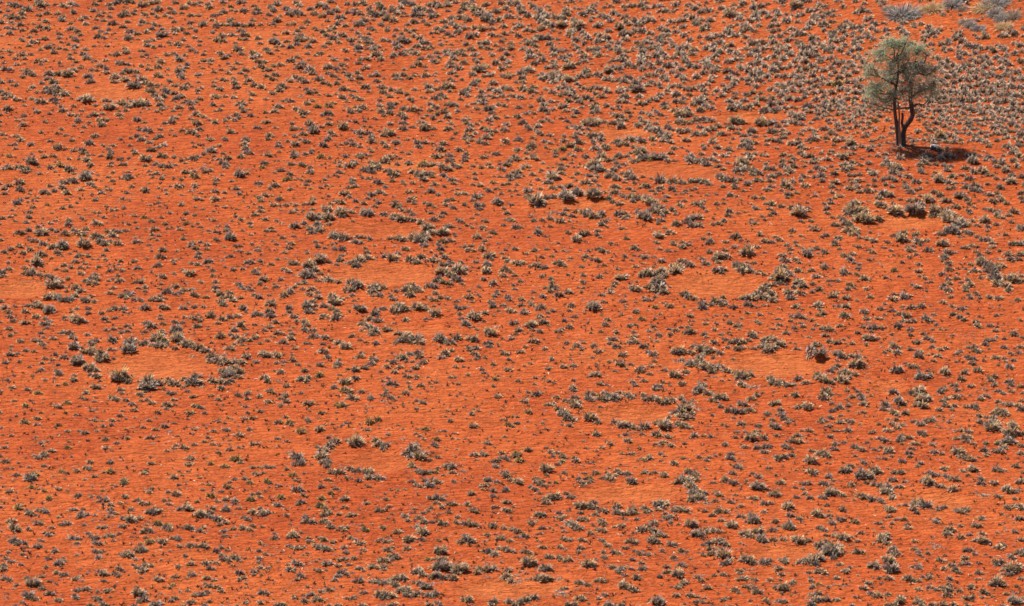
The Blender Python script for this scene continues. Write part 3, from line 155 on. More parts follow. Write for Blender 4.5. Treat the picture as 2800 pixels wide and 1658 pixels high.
(1,2,10):"""14 1 9 3 11 9 14 12 10 14 8 8 19 18 7 13 23 7 8 26 6 6 22 3 20 29 7 26 30 6 18 33 4 33 26 5 35 30 6 34 34 9 26 38 9 11 36 6 4 39 5 32 4 8 32 8 6 37 13 8 40 17 6 35 9 7d 47 18 8 49 21 9 48 26 9 56 26 8 56 32 10 50 2 12 58 2 6 51 8 9 55 9 6 57 6 5 67 3 8 75 5 8 79 8 8 79 11 8 78 15 9 66 13 9 90 7 8d 102 6 11 67 33 9 38 44 6 66 40 5 48 39 5 53 39 5y 74 36 5 80 38 9 88 42 11 80 37 8 93 32 6 108 38 5 117 39 8 116 10 10 117 7 7 111 15 9 119 17 8 104 20 8 112 24 10 108 22 7 116 27 10 114 30 8 127 24 8 131 24 5 101 14 4d 103 27 5 129 21 5d 140 3 12 135 7 10 144 6 10 138 6 8 124 5 8 158 4 12 164 4 8 168 6 6 175 10 12 174 2 5 146 16 8 166 15 5 188 8 3 198 5 7 204 4 6 199 10 6 200 15 6 204 18 6 213 13 14 208 14 7 205 21 10 224 9 8 223 17 5 232 3 8 241 2 6 248 7 9 250 18 7 234 22 9d
141 30 10 147 34 12 142 36 9 155 35 11 160 38 9 150 38 8 137 38 6 163 42 6d 180 35 12 196 34 9 190 38 10 187 40 6 212 35 11 229 29 12 226 26 7 226 39 9 228 42 7 249 35 5 191 46 6 185 49 10 181 53 7 198 55 9 158 48 8 150 49 7 159 52 8 144 53 9 140 52 8 134 57 9 147 57 5 163 58 8 156 63 7 141 62 7 128 62 7 153 57 5 158 61 5 207 43 5 209 46 6 215 44 7 213 49 7 217 51 5 215 54 6 224 53 5 243 49 8 247 54 6 239 46 4 195 62 6 203 62 4 232 60 6 221 65 6 223 68 5 207 70 5 246 65 7 66 47 10 70 52 7 102 52 9 103 48 5 115 55 9 112 59 9 106 63 8 97 65 9 90 64 6y 80 59 9 77 62 5 81 55 5 62 60 7 62 70 9y 82 70 5 97 73 9 48 66 7 56 64 5d 44 74 10 48 75 8 51 72 7 54 80 6d 30 81 7 35 50 4 36 55 8 41 60 6 27 57 6 20 58 6 9 50 11 7 48 7 21 51 10 18 49 6 1 57 6 24 67 8 18 66 4 8 73 9 11 76 8 21 74 9d 14 86 9
122 67 5 135 67 7 151 66 4 148 71 8 157 71 6 156 74 4 168 72 4 129 73 5 124 76 5 125 82 3 134 79 10 149 77 5 150 81 5 151 83 5 146 87 8 160 80 7 172 81 4 176 77 5 169 77 4 190 72 5 194 72 4 198 79 5 234 74 7y 232 81 5 222 75 4 236 91 8 226 96 4d 205 94 3 166 86 4d 127 87 6 126 90 7 131 92 7 133 93 5 125 95 8d 128 98 6d 127 85 5 87 77 11 76 82 8 86 85 10y 91 86 9 93 85 7 103 86 7 94 93 10 112 93 8 110 100 9d 107 98 5d 79 99 6y 84 100 8y 84 97 5 88 99 5 51 98 10 60 99 4 44 88 5 28 90 8 24 93 6 30 96 7 24 100 6 30 100 6d 12 96 8 3 91 7 64 107 8y 29 111 5 4 106 6 51 114 7 22 116 8 33 116 9y 35 119 5 44 125 10y 62 123 10 111 116 9y 119 113 8y 108 123 7 88 117 5 80 121 3 129 128 6 165 123 7y 163 97 8 157 95 5 157 103 5 187 105 4 213 104 3 217 105 5 211 108 7 212 120 9 190 115 6 179 125 4 184 125 5 193 127 4 206 112 3 185 110 4 144 131 9d 160 130 5 164 133 5 177 133 7y 175 139 8 156 138 7 153 144 11 163 147 9 148 146 9 131 136 6d 117 134 8 120 138 10 126 140 8 124 142 6 97 137 14 94 134 9 109 136 3 78 135 10 71 131 5 73 135 6 72 139 10 64 142 8 68 144 8 60 140 5 64 147 8 36 146 9d 32 145 7d 42 147 8d 21 132 6 26 135 6d 31 135 5 20 139 7d 1 137 5 192 132 5 198 133 4 226 136 8 243 130 5 246 118 7y 241 114 5 250 120 6 213 148 8 221 147 7 240 146 7 50 117 3""",
(2,2,10):"""8 2 7 19 1 6 12 9 8 12 6 5 2 8 5 28 4 9 25 6 6 27 12 6 26 14 6 35 9 5 35 13 4 58 2 8 56 7 6 70 7 7d 76 5 6 80 4 14 76 4 8 1 19 8 18 21 11 14 22 6 31 19 9 61 13 6 51 17 6 59 17 4 56 23 8 47 27 7 43 28 5 49 25 5 27 27 7 20 26 6 6 26 8 4 30 5 1 34 5 40 7 6 111 3 4 121 8 8 107 11 5 93 16 6 98 17 7d 74 16 6d 91 21 8 140 4 7y 155 3 8 151 2 6 168 3 4 127 15 7y 145 11 5 140 15 4 115 22 7 121 21 5 138 22 6 140 25 4 134 27 6 102 28 8 86 28 5 77 29 4 66 30 6d 119 28 5 120 32 7 118 35 6 121 38 7 115 38 7 98 35 9 95 39 6 103 42 8 100 44 4 67 35 8d 63 41 9 53 39 6 45 34 3 20 37 9 27 38 4 13 42 5 32 44 7 8 47 8 45 47 5d 68 45 5 65 49 5d 80 41 7 84 47 8 93 16 5 108 50 9 129 42 8 133 47 6 137 50 9 142 37 5 143 31 7 155 30 6 155 37 4 135 35 3 165 23 5 160 26 7 154 25 5 174 12 7 160 18 4d 177 17 4 189 20 6 191 16 4 200 20 5 188 30 7 190 33 5 175 28 10 170 28 6 172 23 6 198 26 6 205 30 5 186 4 9 195 1 6 205 1 7 209 1 6 217 4 7 232 2 8 246 2 5 209 12 6 200 12 4 230 10 6 242 11 6 213 19 7 222 21 7 219 22 7 222 26 4 224 15 5 239 18 6 242 20 5 234 30 10 237 33 6 197 38 8 220 38 10 214 38 7 208 35 6 226 38 7 231 36 6 220 45 8 211 43 6 225 44 7 236 45 6 248 36 10 246 40 9 243 43 8 249 43 10 248 47 7 250 35 6
163 47 12 159 48 8 175 48 8 178 42 7 185 45 11 182 43 7 193 46 11 190 48 8 203 49 8 186 50 6 183 52 8 158 55 6d 166 55 8 163 56 8d 184 57 9 183 61 8 175 59 11 171 60 6 180 58 8 190 63 12 196 64 11 195 67 8 198 71 8d 204 61 7 211 66 10 219 69 9 223 72 10 228 73 8 232 70 10 229 71 8 223 74 8d 224 79 9 230 80 9d 238 80 9d 241 82 6d 234 81 8d 170 67 7 159 70 11 149 65 6 166 79 8 139 56 5 136 61 6 116 60 6 106 59 10 95 57 5 101 66 5 124 66 9 127 63 6 134 69 6 129 76 7 124 72 4 120 80 7 118 77 7 114 75 6d 142 81 10 140 84 7 148 77 5 82 70 10 78 69 6 86 70 5 60 61 7 50 62 7 55 64 5d 60 58 3 39 55 6 38 53 4 18 59 5 12 61 4 35 64 6 36 76 6 41 78 4 6 76 5 23 73 5 22 79 4 59 82 8 60 75 5 60 85 7 86 79 7 93 80 5 95 57 3 79 53 5 16 87 6 24 89 8 20 90 5 43 92 7 12 96 8 47 83 3y
75 88 8 80 89 6 76 94 8 74 92 7 60 92 8 61 97 9 56 96 7 62 101 10 52 95 6 66 97 6 40 98 7 37 99 7 34 99 6 45 103 8 50 106 10 47 102 8 52 109 8 48 109 7 53 113 8 59 114 8 65 113 6d 62 111 6d 56 119 7 55 120 4 90 88 8 94 91 10 100 92 12 97 90 7 88 93 10 91 94 8 105 87 6 103 91 6 113 90 8 116 92 7 110 88 6 95 96 6d 101 96 6d 129 90 7 130 94 7 135 94 9 141 93 10 144 96 9 139 92 6 150 96 9 156 95 9 154 96 7 165 93 8 168 96 7 176 95 5 178 99 10d 182 102 9d 174 98 6 188 103 5d 170 103 11 165 106 10 160 108 9 175 108 8 166 111 9 170 112 8 175 112 7 163 118 8 153 112 6 149 120 13 142 118 8 155 120 9d 165 120 9 172 121 8 169 118 7 183 84 12 179 87 8 186 80 9 191 88 9 195 89 6 204 92 11 209 93 6 195 94 8 200 96 5 204 101 6 234 93 9 239 90 7 224 98 9 228 99 7 239 98 4 212 105 9 218 106 9 225 106 8 232 105 10 222 107 8d 217 87 3 77 113 11 84 117 6 100 116 8 107 119 10 112 119 10 118 121 8 128 121 10 124 123 7 98 122 6d 115 122 6d 83 127 9 111 128 6 128 128 5 113 134 9 96 137 7 141 128 10 152 130 9 147 136 8 155 139 8 178 129 9 187 129 6 194 130 6 169 137 5 206 118 5 210 120 5 224 117 8 217 112 4 240 120 7 219 126 7 208 127 6d 218 131 6 228 126 5 234 132 12 238 126 6 242 125 5 241 129 5 246 132 9 228 140 7 208 138 7 224 138 4 225 145 7d 240 141 8 247 145 8 247 140 8 249 108 8 5 117 6 16 106 8y 5 111 5 30 117 5 16 143 8 38 145 8 44 146 6 5 147 9y 33 141 5 74 141 7d 80 138 6d 88 141 6 37 122 6d 33 123 4 107 147 5 117 147 7 215 147 6 145 147 5 125 141 4 140 137 5 181 130 4""",
(3,2,10):"""27 3 8 33 6 4 49 2 10 51 6 6 53 10 8 49 12 5 76 3 10 70 3 6 94 8 9 110 5 7 121 7 7 131 3 6 139 4 9 150 3 9 129 10 8 135 12 9 131 17 7 137 18 6 142 17 7 127 22 9 128 22 6 139 26 7 139 31 5 10 5 4 1 10 3 24 12 7 31 13 10 10 15 6 22 17 6 32 19 5 42 16 6 75 13 10 75 11 8 96 15 7 99 18 8d 108 15 7 114 14 6d 155 15 10 162 11 6 162 17 4 164 21 5 180 3 6 189 5 8 194 3 4 181 10 7 187 13 8 192 16 7 195 10 5 220 3 6d 223 12 5 203 18 7 205 22 9 216 22 7 247 17 5 224 23 4 243 21 4d 222 27 6 230 27 4 240 30 9 249 33 6 161 26 5 169 26 5 174 26 4 182 25 5d 12 21 6 26 24 6 5 25 5 34 22 7 46 21 6 44 25 5 53 24 7 58 25 9 62 26 7 70 22 7 93 23 6 98 25 5 103 24 9 110 24 7 101 28 5 87 29 6 18 29 8 41 28 6d 40 33 5 56 31 8 60 37 7 67 38 9 74 35 5 82 39 6 98 34 11 96 35 7 107 34 6 96 40 6 121 30 5 123 33 7d 119 38 4 146 38 8 152 30 6 156 34 8 161 37 6 161 39 6d 180 31 5 187 31 6d 199 30 5d 179 38 4 192 38 5d 194 31 5d 209 31 5d 214 36 7 212 40 7 219 36 7 223 33 5 231 35 5 231 43 7 246 42 7 245 48 6 2 34 9 6 35 8 12 40 11 3 45 10 9 44 6
49 42 9 41 46 9 50 48 11 46 44 7 28 45 6 66 48 7 67 50 7 72 52 9 75 53 7 70 50 7 82 51 8 88 52 8 91 54 6d 86 47 3 62 46 6d 114 48 5 118 46 6 124 43 9 126 48 9 122 41 7 112 42 7d 140 45 6 147 51 10 148 47 7 160 43 6 168 45 7 174 44 7 156 50 5 166 51 8 162 56 6 185 49 7 188 47 6 200 42 8 203 46 8 196 43 6 199 54 8 195 52 6 200 58 9 206 48 5 211 56 5 216 45 4 223 53 8 231 54 5 237 49 6 240 55 6 232 57 5 236 62 9 225 61 4 108 56 4 104 59 4d 87 60 14 83 61 8 92 59 8 68 61 7 65 64 7 61 67 6 75 67 9 80 68 8 85 69 8 70 68 6 73 75 12 78 73 8 53 74 12 50 76 10 58 76 9 62 77 8 48 71 8 60 69 8d 46 73 6 66 74 6 98 61 6d 97 72 8d 29 74 7 37 77 8 5 77 10 10 79 9 14 77 7 2 74 8 20 80 9 25 79 6 26 83 5d 126 66 11 122 67 6 131 74 5d 140 62 9 144 62 6 137 61 6 138 68 5d 150 72 11 156 71 9 146 73 8 157 66 5 173 67 11 176 71 8d 192 68 8 189 74 9 194 65 4 205 66 9 220 72 8 218 75 7 216 73 5 236 76 9 232 77 7d 182 80 9 185 85 7 171 84 8 169 87 7 172 82 5 198 81 7 210 82 9d 221 80 7 246 81 7 238 80 6 225 86 7 230 88 6 238 86 7 213 90 9 208 93 8 184 92 9 188 90 6 175 93 7 173 97 6 174 100 8 182 100 7 180 104 6 167 104 8 170 95 6 194 101 7 201 101 8 203 103 6 213 102 3 225 96 7 231 98 7 236 99 8 244 100 8 248 95 6 248 104 9 249 88 5
122 87 10 120 87 7 148 85 11 146 88 8 145 90 7 140 88 7 150 94 12 156 93 9 154 90 7 151 100 11 145 99 8 128 96 11 132 98 8 125 94 7 114 99 9 117 101 6 113 104 7 122 106 9 126 109 6 134 107 9 144 97 4 26 90 9 59 84 6 56 87 10 54 92 10 60 89 7 40 91 4 77 85 6 87 86 5 82 91 7 91 90 7 92 93 7 93 98 9 90 94 6d 62 98 6 69 102 9 78 100 6 83 100 5d 87 106 6d 5 98 10 9 98 8 30 101 8 38 101 12 34 101 7 27 102 6 12 104 7 14 110 8 13 107 6 16 113 6 22 114 6 19 116 6 1 107 5 4 114 6 4 119 8 8 121 9 62 105 6 78 105 4 93 106 6 53 113 6 51 116 7 56 115 5 61 111 7 60 120 7 71 110 6 71 116 8 69 117 5 81 116 8 78 114 6 90 118 4 40 124 8 33 124 5 32 128 12d 28 129 7 78 124 9 68 125 5 61 130 7 8 129 6 25 135 10 30 135 9 20 134 6d 17 140 9 22 142 6 66 137 8 65 142 8 74 136 6 84 140 7 88 141 6 92 143 8 97 136 5 81 131 3 43 144 7 53 146 10 50 147 8 1 140 7 22 148 8 117 113 5 125 113 6 121 118 7 126 121 8 130 119 7 134 117 6d 108 118 5 117 124 9 142 115 6 149 118 8 158 114 10 155 116 6 165 127 4d 102 126 7 110 132 8 114 134 9 109 131 7 130 132 9 128 134 7 138 131 8 136 130 6 131 137 5 150 127 9 152 129 6 143 137 8 147 138 6 141 142 7 111 141 5 105 143 6 118 144 10 116 146 7 137 146 8 163 136 9d 160 138 6 181 110 8d 177 116 6 176 122 6d 182 123 9d 188 124 6 196 125 8 185 132 7 193 131 9 197 131 7 190 130 6 194 135 7 200 137 6 213 137 6 216 129 3 206 110 7 214 111 7 220 112 8 225 109 6 231 109 10 227 106 11 220 107 7 207 116 8 214 117 8 221 115 10 223 118 9 218 122 12 223 122 9 227 124 6 239 120 11 236 127 14 246 127 9 233 125 8 238 131 6 236 135 13 232 135 8 225 137 8 231 140 8 228 137 6 163 145 9 170 147 6 186 146 11 182 145 8 211 144 8 214 147 6 227 145 10 222 145 7 247 146 9 190 142 6d 182 139 6d 248 139 7 120 146 6d""",
(0,3,10):"""37 2 8 34 1 5 43 1 6 1 1 5 70 2 4 5 6 8 18 8 4 28 12 5 55 7 5d 43 11 6 88 7 7 85 12 8 87 14 6 75 15 7 60 16 7y 64 18 5 108 16 9y 102 17 5 108 7 7 106 8 6 118 17 3 92 21 5 83 24 5 52 21 4 33 19 9y 30 23 11 28 20 8 36 25 5d 16 19 7 13 23 6d 31 31 7y 57 33 7 43 35 6y 9 35 8 3 31 4 7 43 5d 31 41 5d 48 42 7y 76 40 8 89 40 5 121 27 9y 121 24 7 110 29 4 100 35 4 122 41 7 148 8 7 141 18 7 143 16 5 130 11 4 187 3 7 184 4 6 184 9 7 184 16 5 206 9 6y 219 11 8y 230 4 10y 235 7 6 226 5 5 247 12 6 249 18 6 170 22 8 178 20 4 195 22 5 204 29 5 198 28 4 229 24 6 224 27 5 222 31 8y 239 23 6 244 27 7y 216 36 6 247 38 5 175 29 5 146 36 7 142 32 6d 148 32 6 164 36 6 172 38 9 177 40 7d 182 41 4d 198 34 5 206 40 8y 245 43 9y 212 45 6 220 43 8 229 45 9 155 26 4d 134 44 6 101 44 10 97 41 5 108 49 7 117 47 6 140 47 9 145 48 5 160 44 5 165 48 6 165 52 5d 182 47 5 183 52 11 178 53 8 187 54 6 192 46 5 233 52 6
18 51 9y 19 49 6 29 57 10 27 55 7 35 59 5 38 54 7 43 54 9 45 56 6 71 53 8 81 53 5 79 59 9 85 58 6 93 59 6 91 63 8d 80 56 6 107 53 6 109 56 7 113 57 6 107 60 6 128 53 7 148 56 11 155 54 8 145 55 6 127 63 11 136 62 8 122 62 8 195 58 11 205 60 9 211 62 10 216 63 7 205 56 7 208 52 6 221 53 9 218 54 6 247 56 10 238 61 7 242 63 7 221 66 7 215 68 6 11 64 9 8 65 6 37 66 9 40 67 6 32 63 6d 14 72 11 18 74 7 28 73 6 2 69 6d 1 74 4 66 67 8 61 68 6 57 61 5 82 68 6 100 71 7 96 71 6 103 70 6 119 67 6d 120 70 8 118 73 5d 50 71 6 47 78 8 45 76 7 116 77 6 154 67 9y 156 70 7d 162 71 9 165 73 8 164 69 8y 144 73 10 140 75 8 148 75 6 172 81 7 174 82 8 168 81 5 185 71 10 181 71 7 195 74 8 199 71 6 203 74 6d 219 74 7 219 79 6 237 71 9 244 73 7 247 69 6 245 78 6d 228 72 6 86 76 7 89 79 6 93 81 8 95 87 8 92 86 6 102 80 6 109 79 8 106 78 7 111 84 5 72 81 9 68 81 6 76 82 6 75 86 6 76 88 8d 71 88 6d 41 84 6 38 83 5 14 84 10 18 86 9 10 84 6 24 86 6 26 90 6 37 89 9 129 80 4 146 85 9y 142 81 5 137 87 6 159 85 9 155 84 6 175 89 6 54 94 8 53 93 5 8 95 6 6 101 6 11 104 7 22 97 6 28 100 6d 37 99 4 47 101 7 93 94 8 98 95 6 96 100 8 92 98 5d 75 98 5 118 97 6 124 97 10 128 98 7 121 99 6 134 93 8 140 93 9 137 91 7 132 102 6 130 107 5 165 93 6d 161 95 6d 182 94 7d 181 99 6 186 88 8 193 89 7 199 89 9 202 90 6 211 93 7 216 90 6 222 93 5 216 98 6 220 99 5 227 100 8 231 101 8 233 103 7 218 102 8 223 103 7 211 105 6 201 106 9 204 105 6 206 111 7 187 106 8 234 108 5d 231 79 4
57 106 10 59 104 7 63 104 5 62 101 5 3 109 9 3 112 8 20 107 6 45 110 6 78 111 7d 116 111 7 137 110 6 141 111 7 138 113 9 142 108 7 133 110 6 148 108 6 152 110 5d 174 109 6 101 116 9 98 114 6 113 116 8 116 118 6 107 117 4 101 123 6 74 121 8 76 119 6 80 123 5 55 115 7 60 117 6 64 117 6 85 116 4 41 119 6 26 120 6 32 126 12 36 124 8 29 125 7 48 124 5 4 121 8 9 122 7 16 127 6 13 131 4 40 131 7 38 128 5 84 131 9 79 131 8 74 132 7 88 132 6d 105 133 8 105 134 5 74 139 8 73 137 6 28 138 11 33 140 9 24 137 6 49 136 8 44 136 5 57 142 8 60 136 8d 5 139 7d 96 141 8 99 144 7 93 139 6 95 134 5 22 144 6 88 147 8 102 147 8 108 139 4 155 122 9 152 121 6 133 129 5 135 135 12 139 137 8 131 134 7 146 138 6d 140 142 9 136 144 6 152 146 12 149 147 8 169 127 7y 166 130 5 170 119 7 187 117 8 190 118 5 202 120 8 210 120 8d 209 122 6 204 128 8 212 129 8 216 133 7 201 126 6 203 134 6 196 136 9 190 137 7 183 133 5 171 140 7 167 143 6 178 143 7d 186 144 8 205 143 6 200 147 7 237 120 7 242 121 8d 234 122 6 233 115 8 248 114 7 248 117 5 240 130 4 240 144 7 238 138 5d 247 139 4 176 134 4 156 136 4""",
(1,3,10):"""40 2 12 64 2 12 70 7 9 65 7 9 69 11 7 42 8 10 38 10 6 11 12 6 15 12 6 8 11 5 3 12 5 30 14 6y 36 19 8y 35 18 5 2 19 6 7 18 5 42 23 4 38 25 5 69 24 6 47 18 4 49 5 4 11 26 8y 13 32 4 23 30 6 20 29 4 9 35 4 64 31 7 74 16 9 79 17 8 84 17 7 92 14 8 86 14 6d 99 16 8 97 18 6d 109 15 10 108 18 7 110 22 8 118 22 8 124 23 6 93 23 4 88 22 4 100 25 6 102 31 5d 110 31 5 117 28 4d 132 34 4 78 33 7 82 34 6d 73 37 6y 39 34 10 37 33 7 47 35 4 24 41 9y 22 41 6 4 41 6 2 37 6 46 40 5 49 42 5d 41 48 6 44 46 8 64 42 8y 62 49 9y 67 51 8 87 43 9 84 43 6 86 51 6 108 47 7 104 48 6d 127 43 7 126 38 4 121 54 8 118 54 5 130 50 6 21 49 8 27 52 7d 19 48 5 152 8 6y 153 12 7 151 10 5y 160 3 11 151 1 8 178 2 6 170 5 5 195 2 4 212 1 8 224 0 6 188 10 9 192 12 9 184 10 6 201 14 10d 205 15 6d 178 12 5 175 17 6y 166 17 9 161 17 8 158 16 6 171 16 7 192 17 7 183 20 5 152 26 6 157 29 6 160 31 5 165 25 7 170 30 10 167 29 6 177 26 9 173 24 6 193 26 6 201 26 3 193 33 4d 210 38 8 209 39 5 178 42 10 171 42 8 174 42 7 182 44 6 190 48 8 188 47 6 195 48 6 207 48 8 213 54 9 171 52 6 176 47 6 181 51 7 152 51 6d 155 53 5 168 55 5 163 57 6 188 56 6 189 57 4 179 58 4 234 11 7 239 3 7 245 4 7 233 6 7 237 5 5 242 17 8 244 20 9 248 24 6 227 24 9 224 25 5 236 26 6 232 35 7 223 30 7 220 31 5 222 34 5 227 29 6 244 34 8 239 36 5d 232 40 6 245 46 9 233 51 7 238 52 4d 245 54 9 242 53 6
4 52 6 7 57 9 10 56 8 4 55 5 10 60 7d 30 59 6 69 55 7y 72 57 6 67 58 8 51 65 10 55 66 8 48 60 7 45 66 5 66 64 9 70 66 7 81 58 6 92 59 8 96 59 6 89 60 5 93 66 6d 73 70 9 83 72 9 88 71 7 107 73 8y 105 72 5 97 68 6d 104 68 5 40 69 6d 6 70 5 18 81 7 18 77 5 36 78 11 33 80 8 41 80 6 44 76 4 52 84 7 51 81 5 66 82 9 63 81 6 75 85 6 92 81 6 101 86 9 97 83 6 116 84 7d 119 85 5 122 83 7 127 85 7 130 84 6 86 90 7 88 95 7 105 93 6 124 71 6 127 53 4 58 88 7 64 89 7 68 92 10 72 93 7 61 91 7 41 91 8 46 90 6 35 90 6 32 89 6 9 87 8d 4 86 5 3 94 6 9 97 6 22 98 3 50 96 4 3 101 8 2 105 5 31 107 5 40 106 9 37 105 5 48 107 6d 55 103 6d 62 102 4 85 102 7 81 103 5 88 102 5 96 101 7 69 106 9 66 105 5 80 108 7 91 107 6 33 112 10 36 112 7 50 112 6d 62 113 7 58 113 5 83 115 9 88 116 7 80 118 8 77 122 8 44 118 8 40 122 6 4 110 7 12 110 6 34 125 7d 28 131 5d 50 129 5 60 129 5d 55 136 7 52 137 6 60 140 9 63 142 7 57 142 7 65 142 5 47 143 8 37 140 6 37 138 4 8 135 9 10 136 6 15 135 5d 7 142 6d 4 144 7 22 146 8 27 146 7 31 148 5 63 133 6 66 134 7d 72 132 8 77 130 8d 82 131 6d 95 140 7 89 140 6 97 139 5 103 134 6 105 135 8 108 134 5d 115 138 6d 100 123 9 98 122 6 112 124 5 71 147 6 80 147 7 104 147 8 101 111 7 105 113 5 113 109 9 118 110 7 125 109 8 125 112 6 126 103 10 122 102 7 135 98 9 130 98 6 138 100 7 133 102 6
146 59 8 148 64 7 144 60 5 160 61 7 164 65 9 171 65 5 158 70 8 163 75 12 160 73 8 155 76 6d 149 82 11 147 84 7 162 82 8 138 75 9 136 74 5 157 60 5 182 67 10 184 68 6 197 61 6 196 66 7 205 67 9 210 68 9 214 68 8 202 67 6 183 76 6d 179 83 6 160 88 4 134 91 5d 129 93 8 126 93 6 132 91 7 147 91 8 143 94 6d 150 95 6d 180 94 11 183 92 8 177 95 6 172 93 5d 163 93 3 206 80 6 207 84 10 211 84 8 200 85 8 205 78 6 226 78 7 232 69 9 229 68 6 242 71 7 249 73 6 234 78 4 240 81 8 237 82 6 248 84 6 224 84 5 238 91 7 244 92 9 248 94 8 226 94 9 223 95 6 233 97 9 229 96 6 237 99 6d 168 102 7y 163 102 6d 176 101 7 182 102 9 188 102 6d 180 110 14 175 110 10 187 110 12 192 110 9 200 112 14 197 115 9 203 109 9 194 114 8 159 114 11 155 115 8 163 117 9 176 118 11 172 119 8 183 120 9 181 124 7d 175 124 7d 193 121 9 195 120 6 189 119 6 141 120 10 136 121 9 145 121 8 131 122 6 115 123 8 119 124 8 125 125 9 122 123 7 129 124 6 135 126 9 137 128 7 151 123 7d 156 125 6 161 127 10 166 129 11 164 131 8 145 132 11 140 133 9 150 134 9 157 135 9 155 137 7 147 137 8 169 137 9 175 136 9 171 139 6 165 136 6 122 137 11 128 138 11 133 138 9 125 140 8 138 140 7d 134 146 9 131 147 6 170 146 8 177 144 8 180 147 6 187 141 5d 196 147 8d 203 142 6 208 142 9 213 145 6d 232 144 8 230 146 6 248 144 7 227 105 9d 233 107 8d 239 108 6d 226 112 10 220 112 8 232 111 9 216 115 7 223 118 7d 228 120 7d 240 121 6d 247 113 7 245 119 9 249 122 7""",
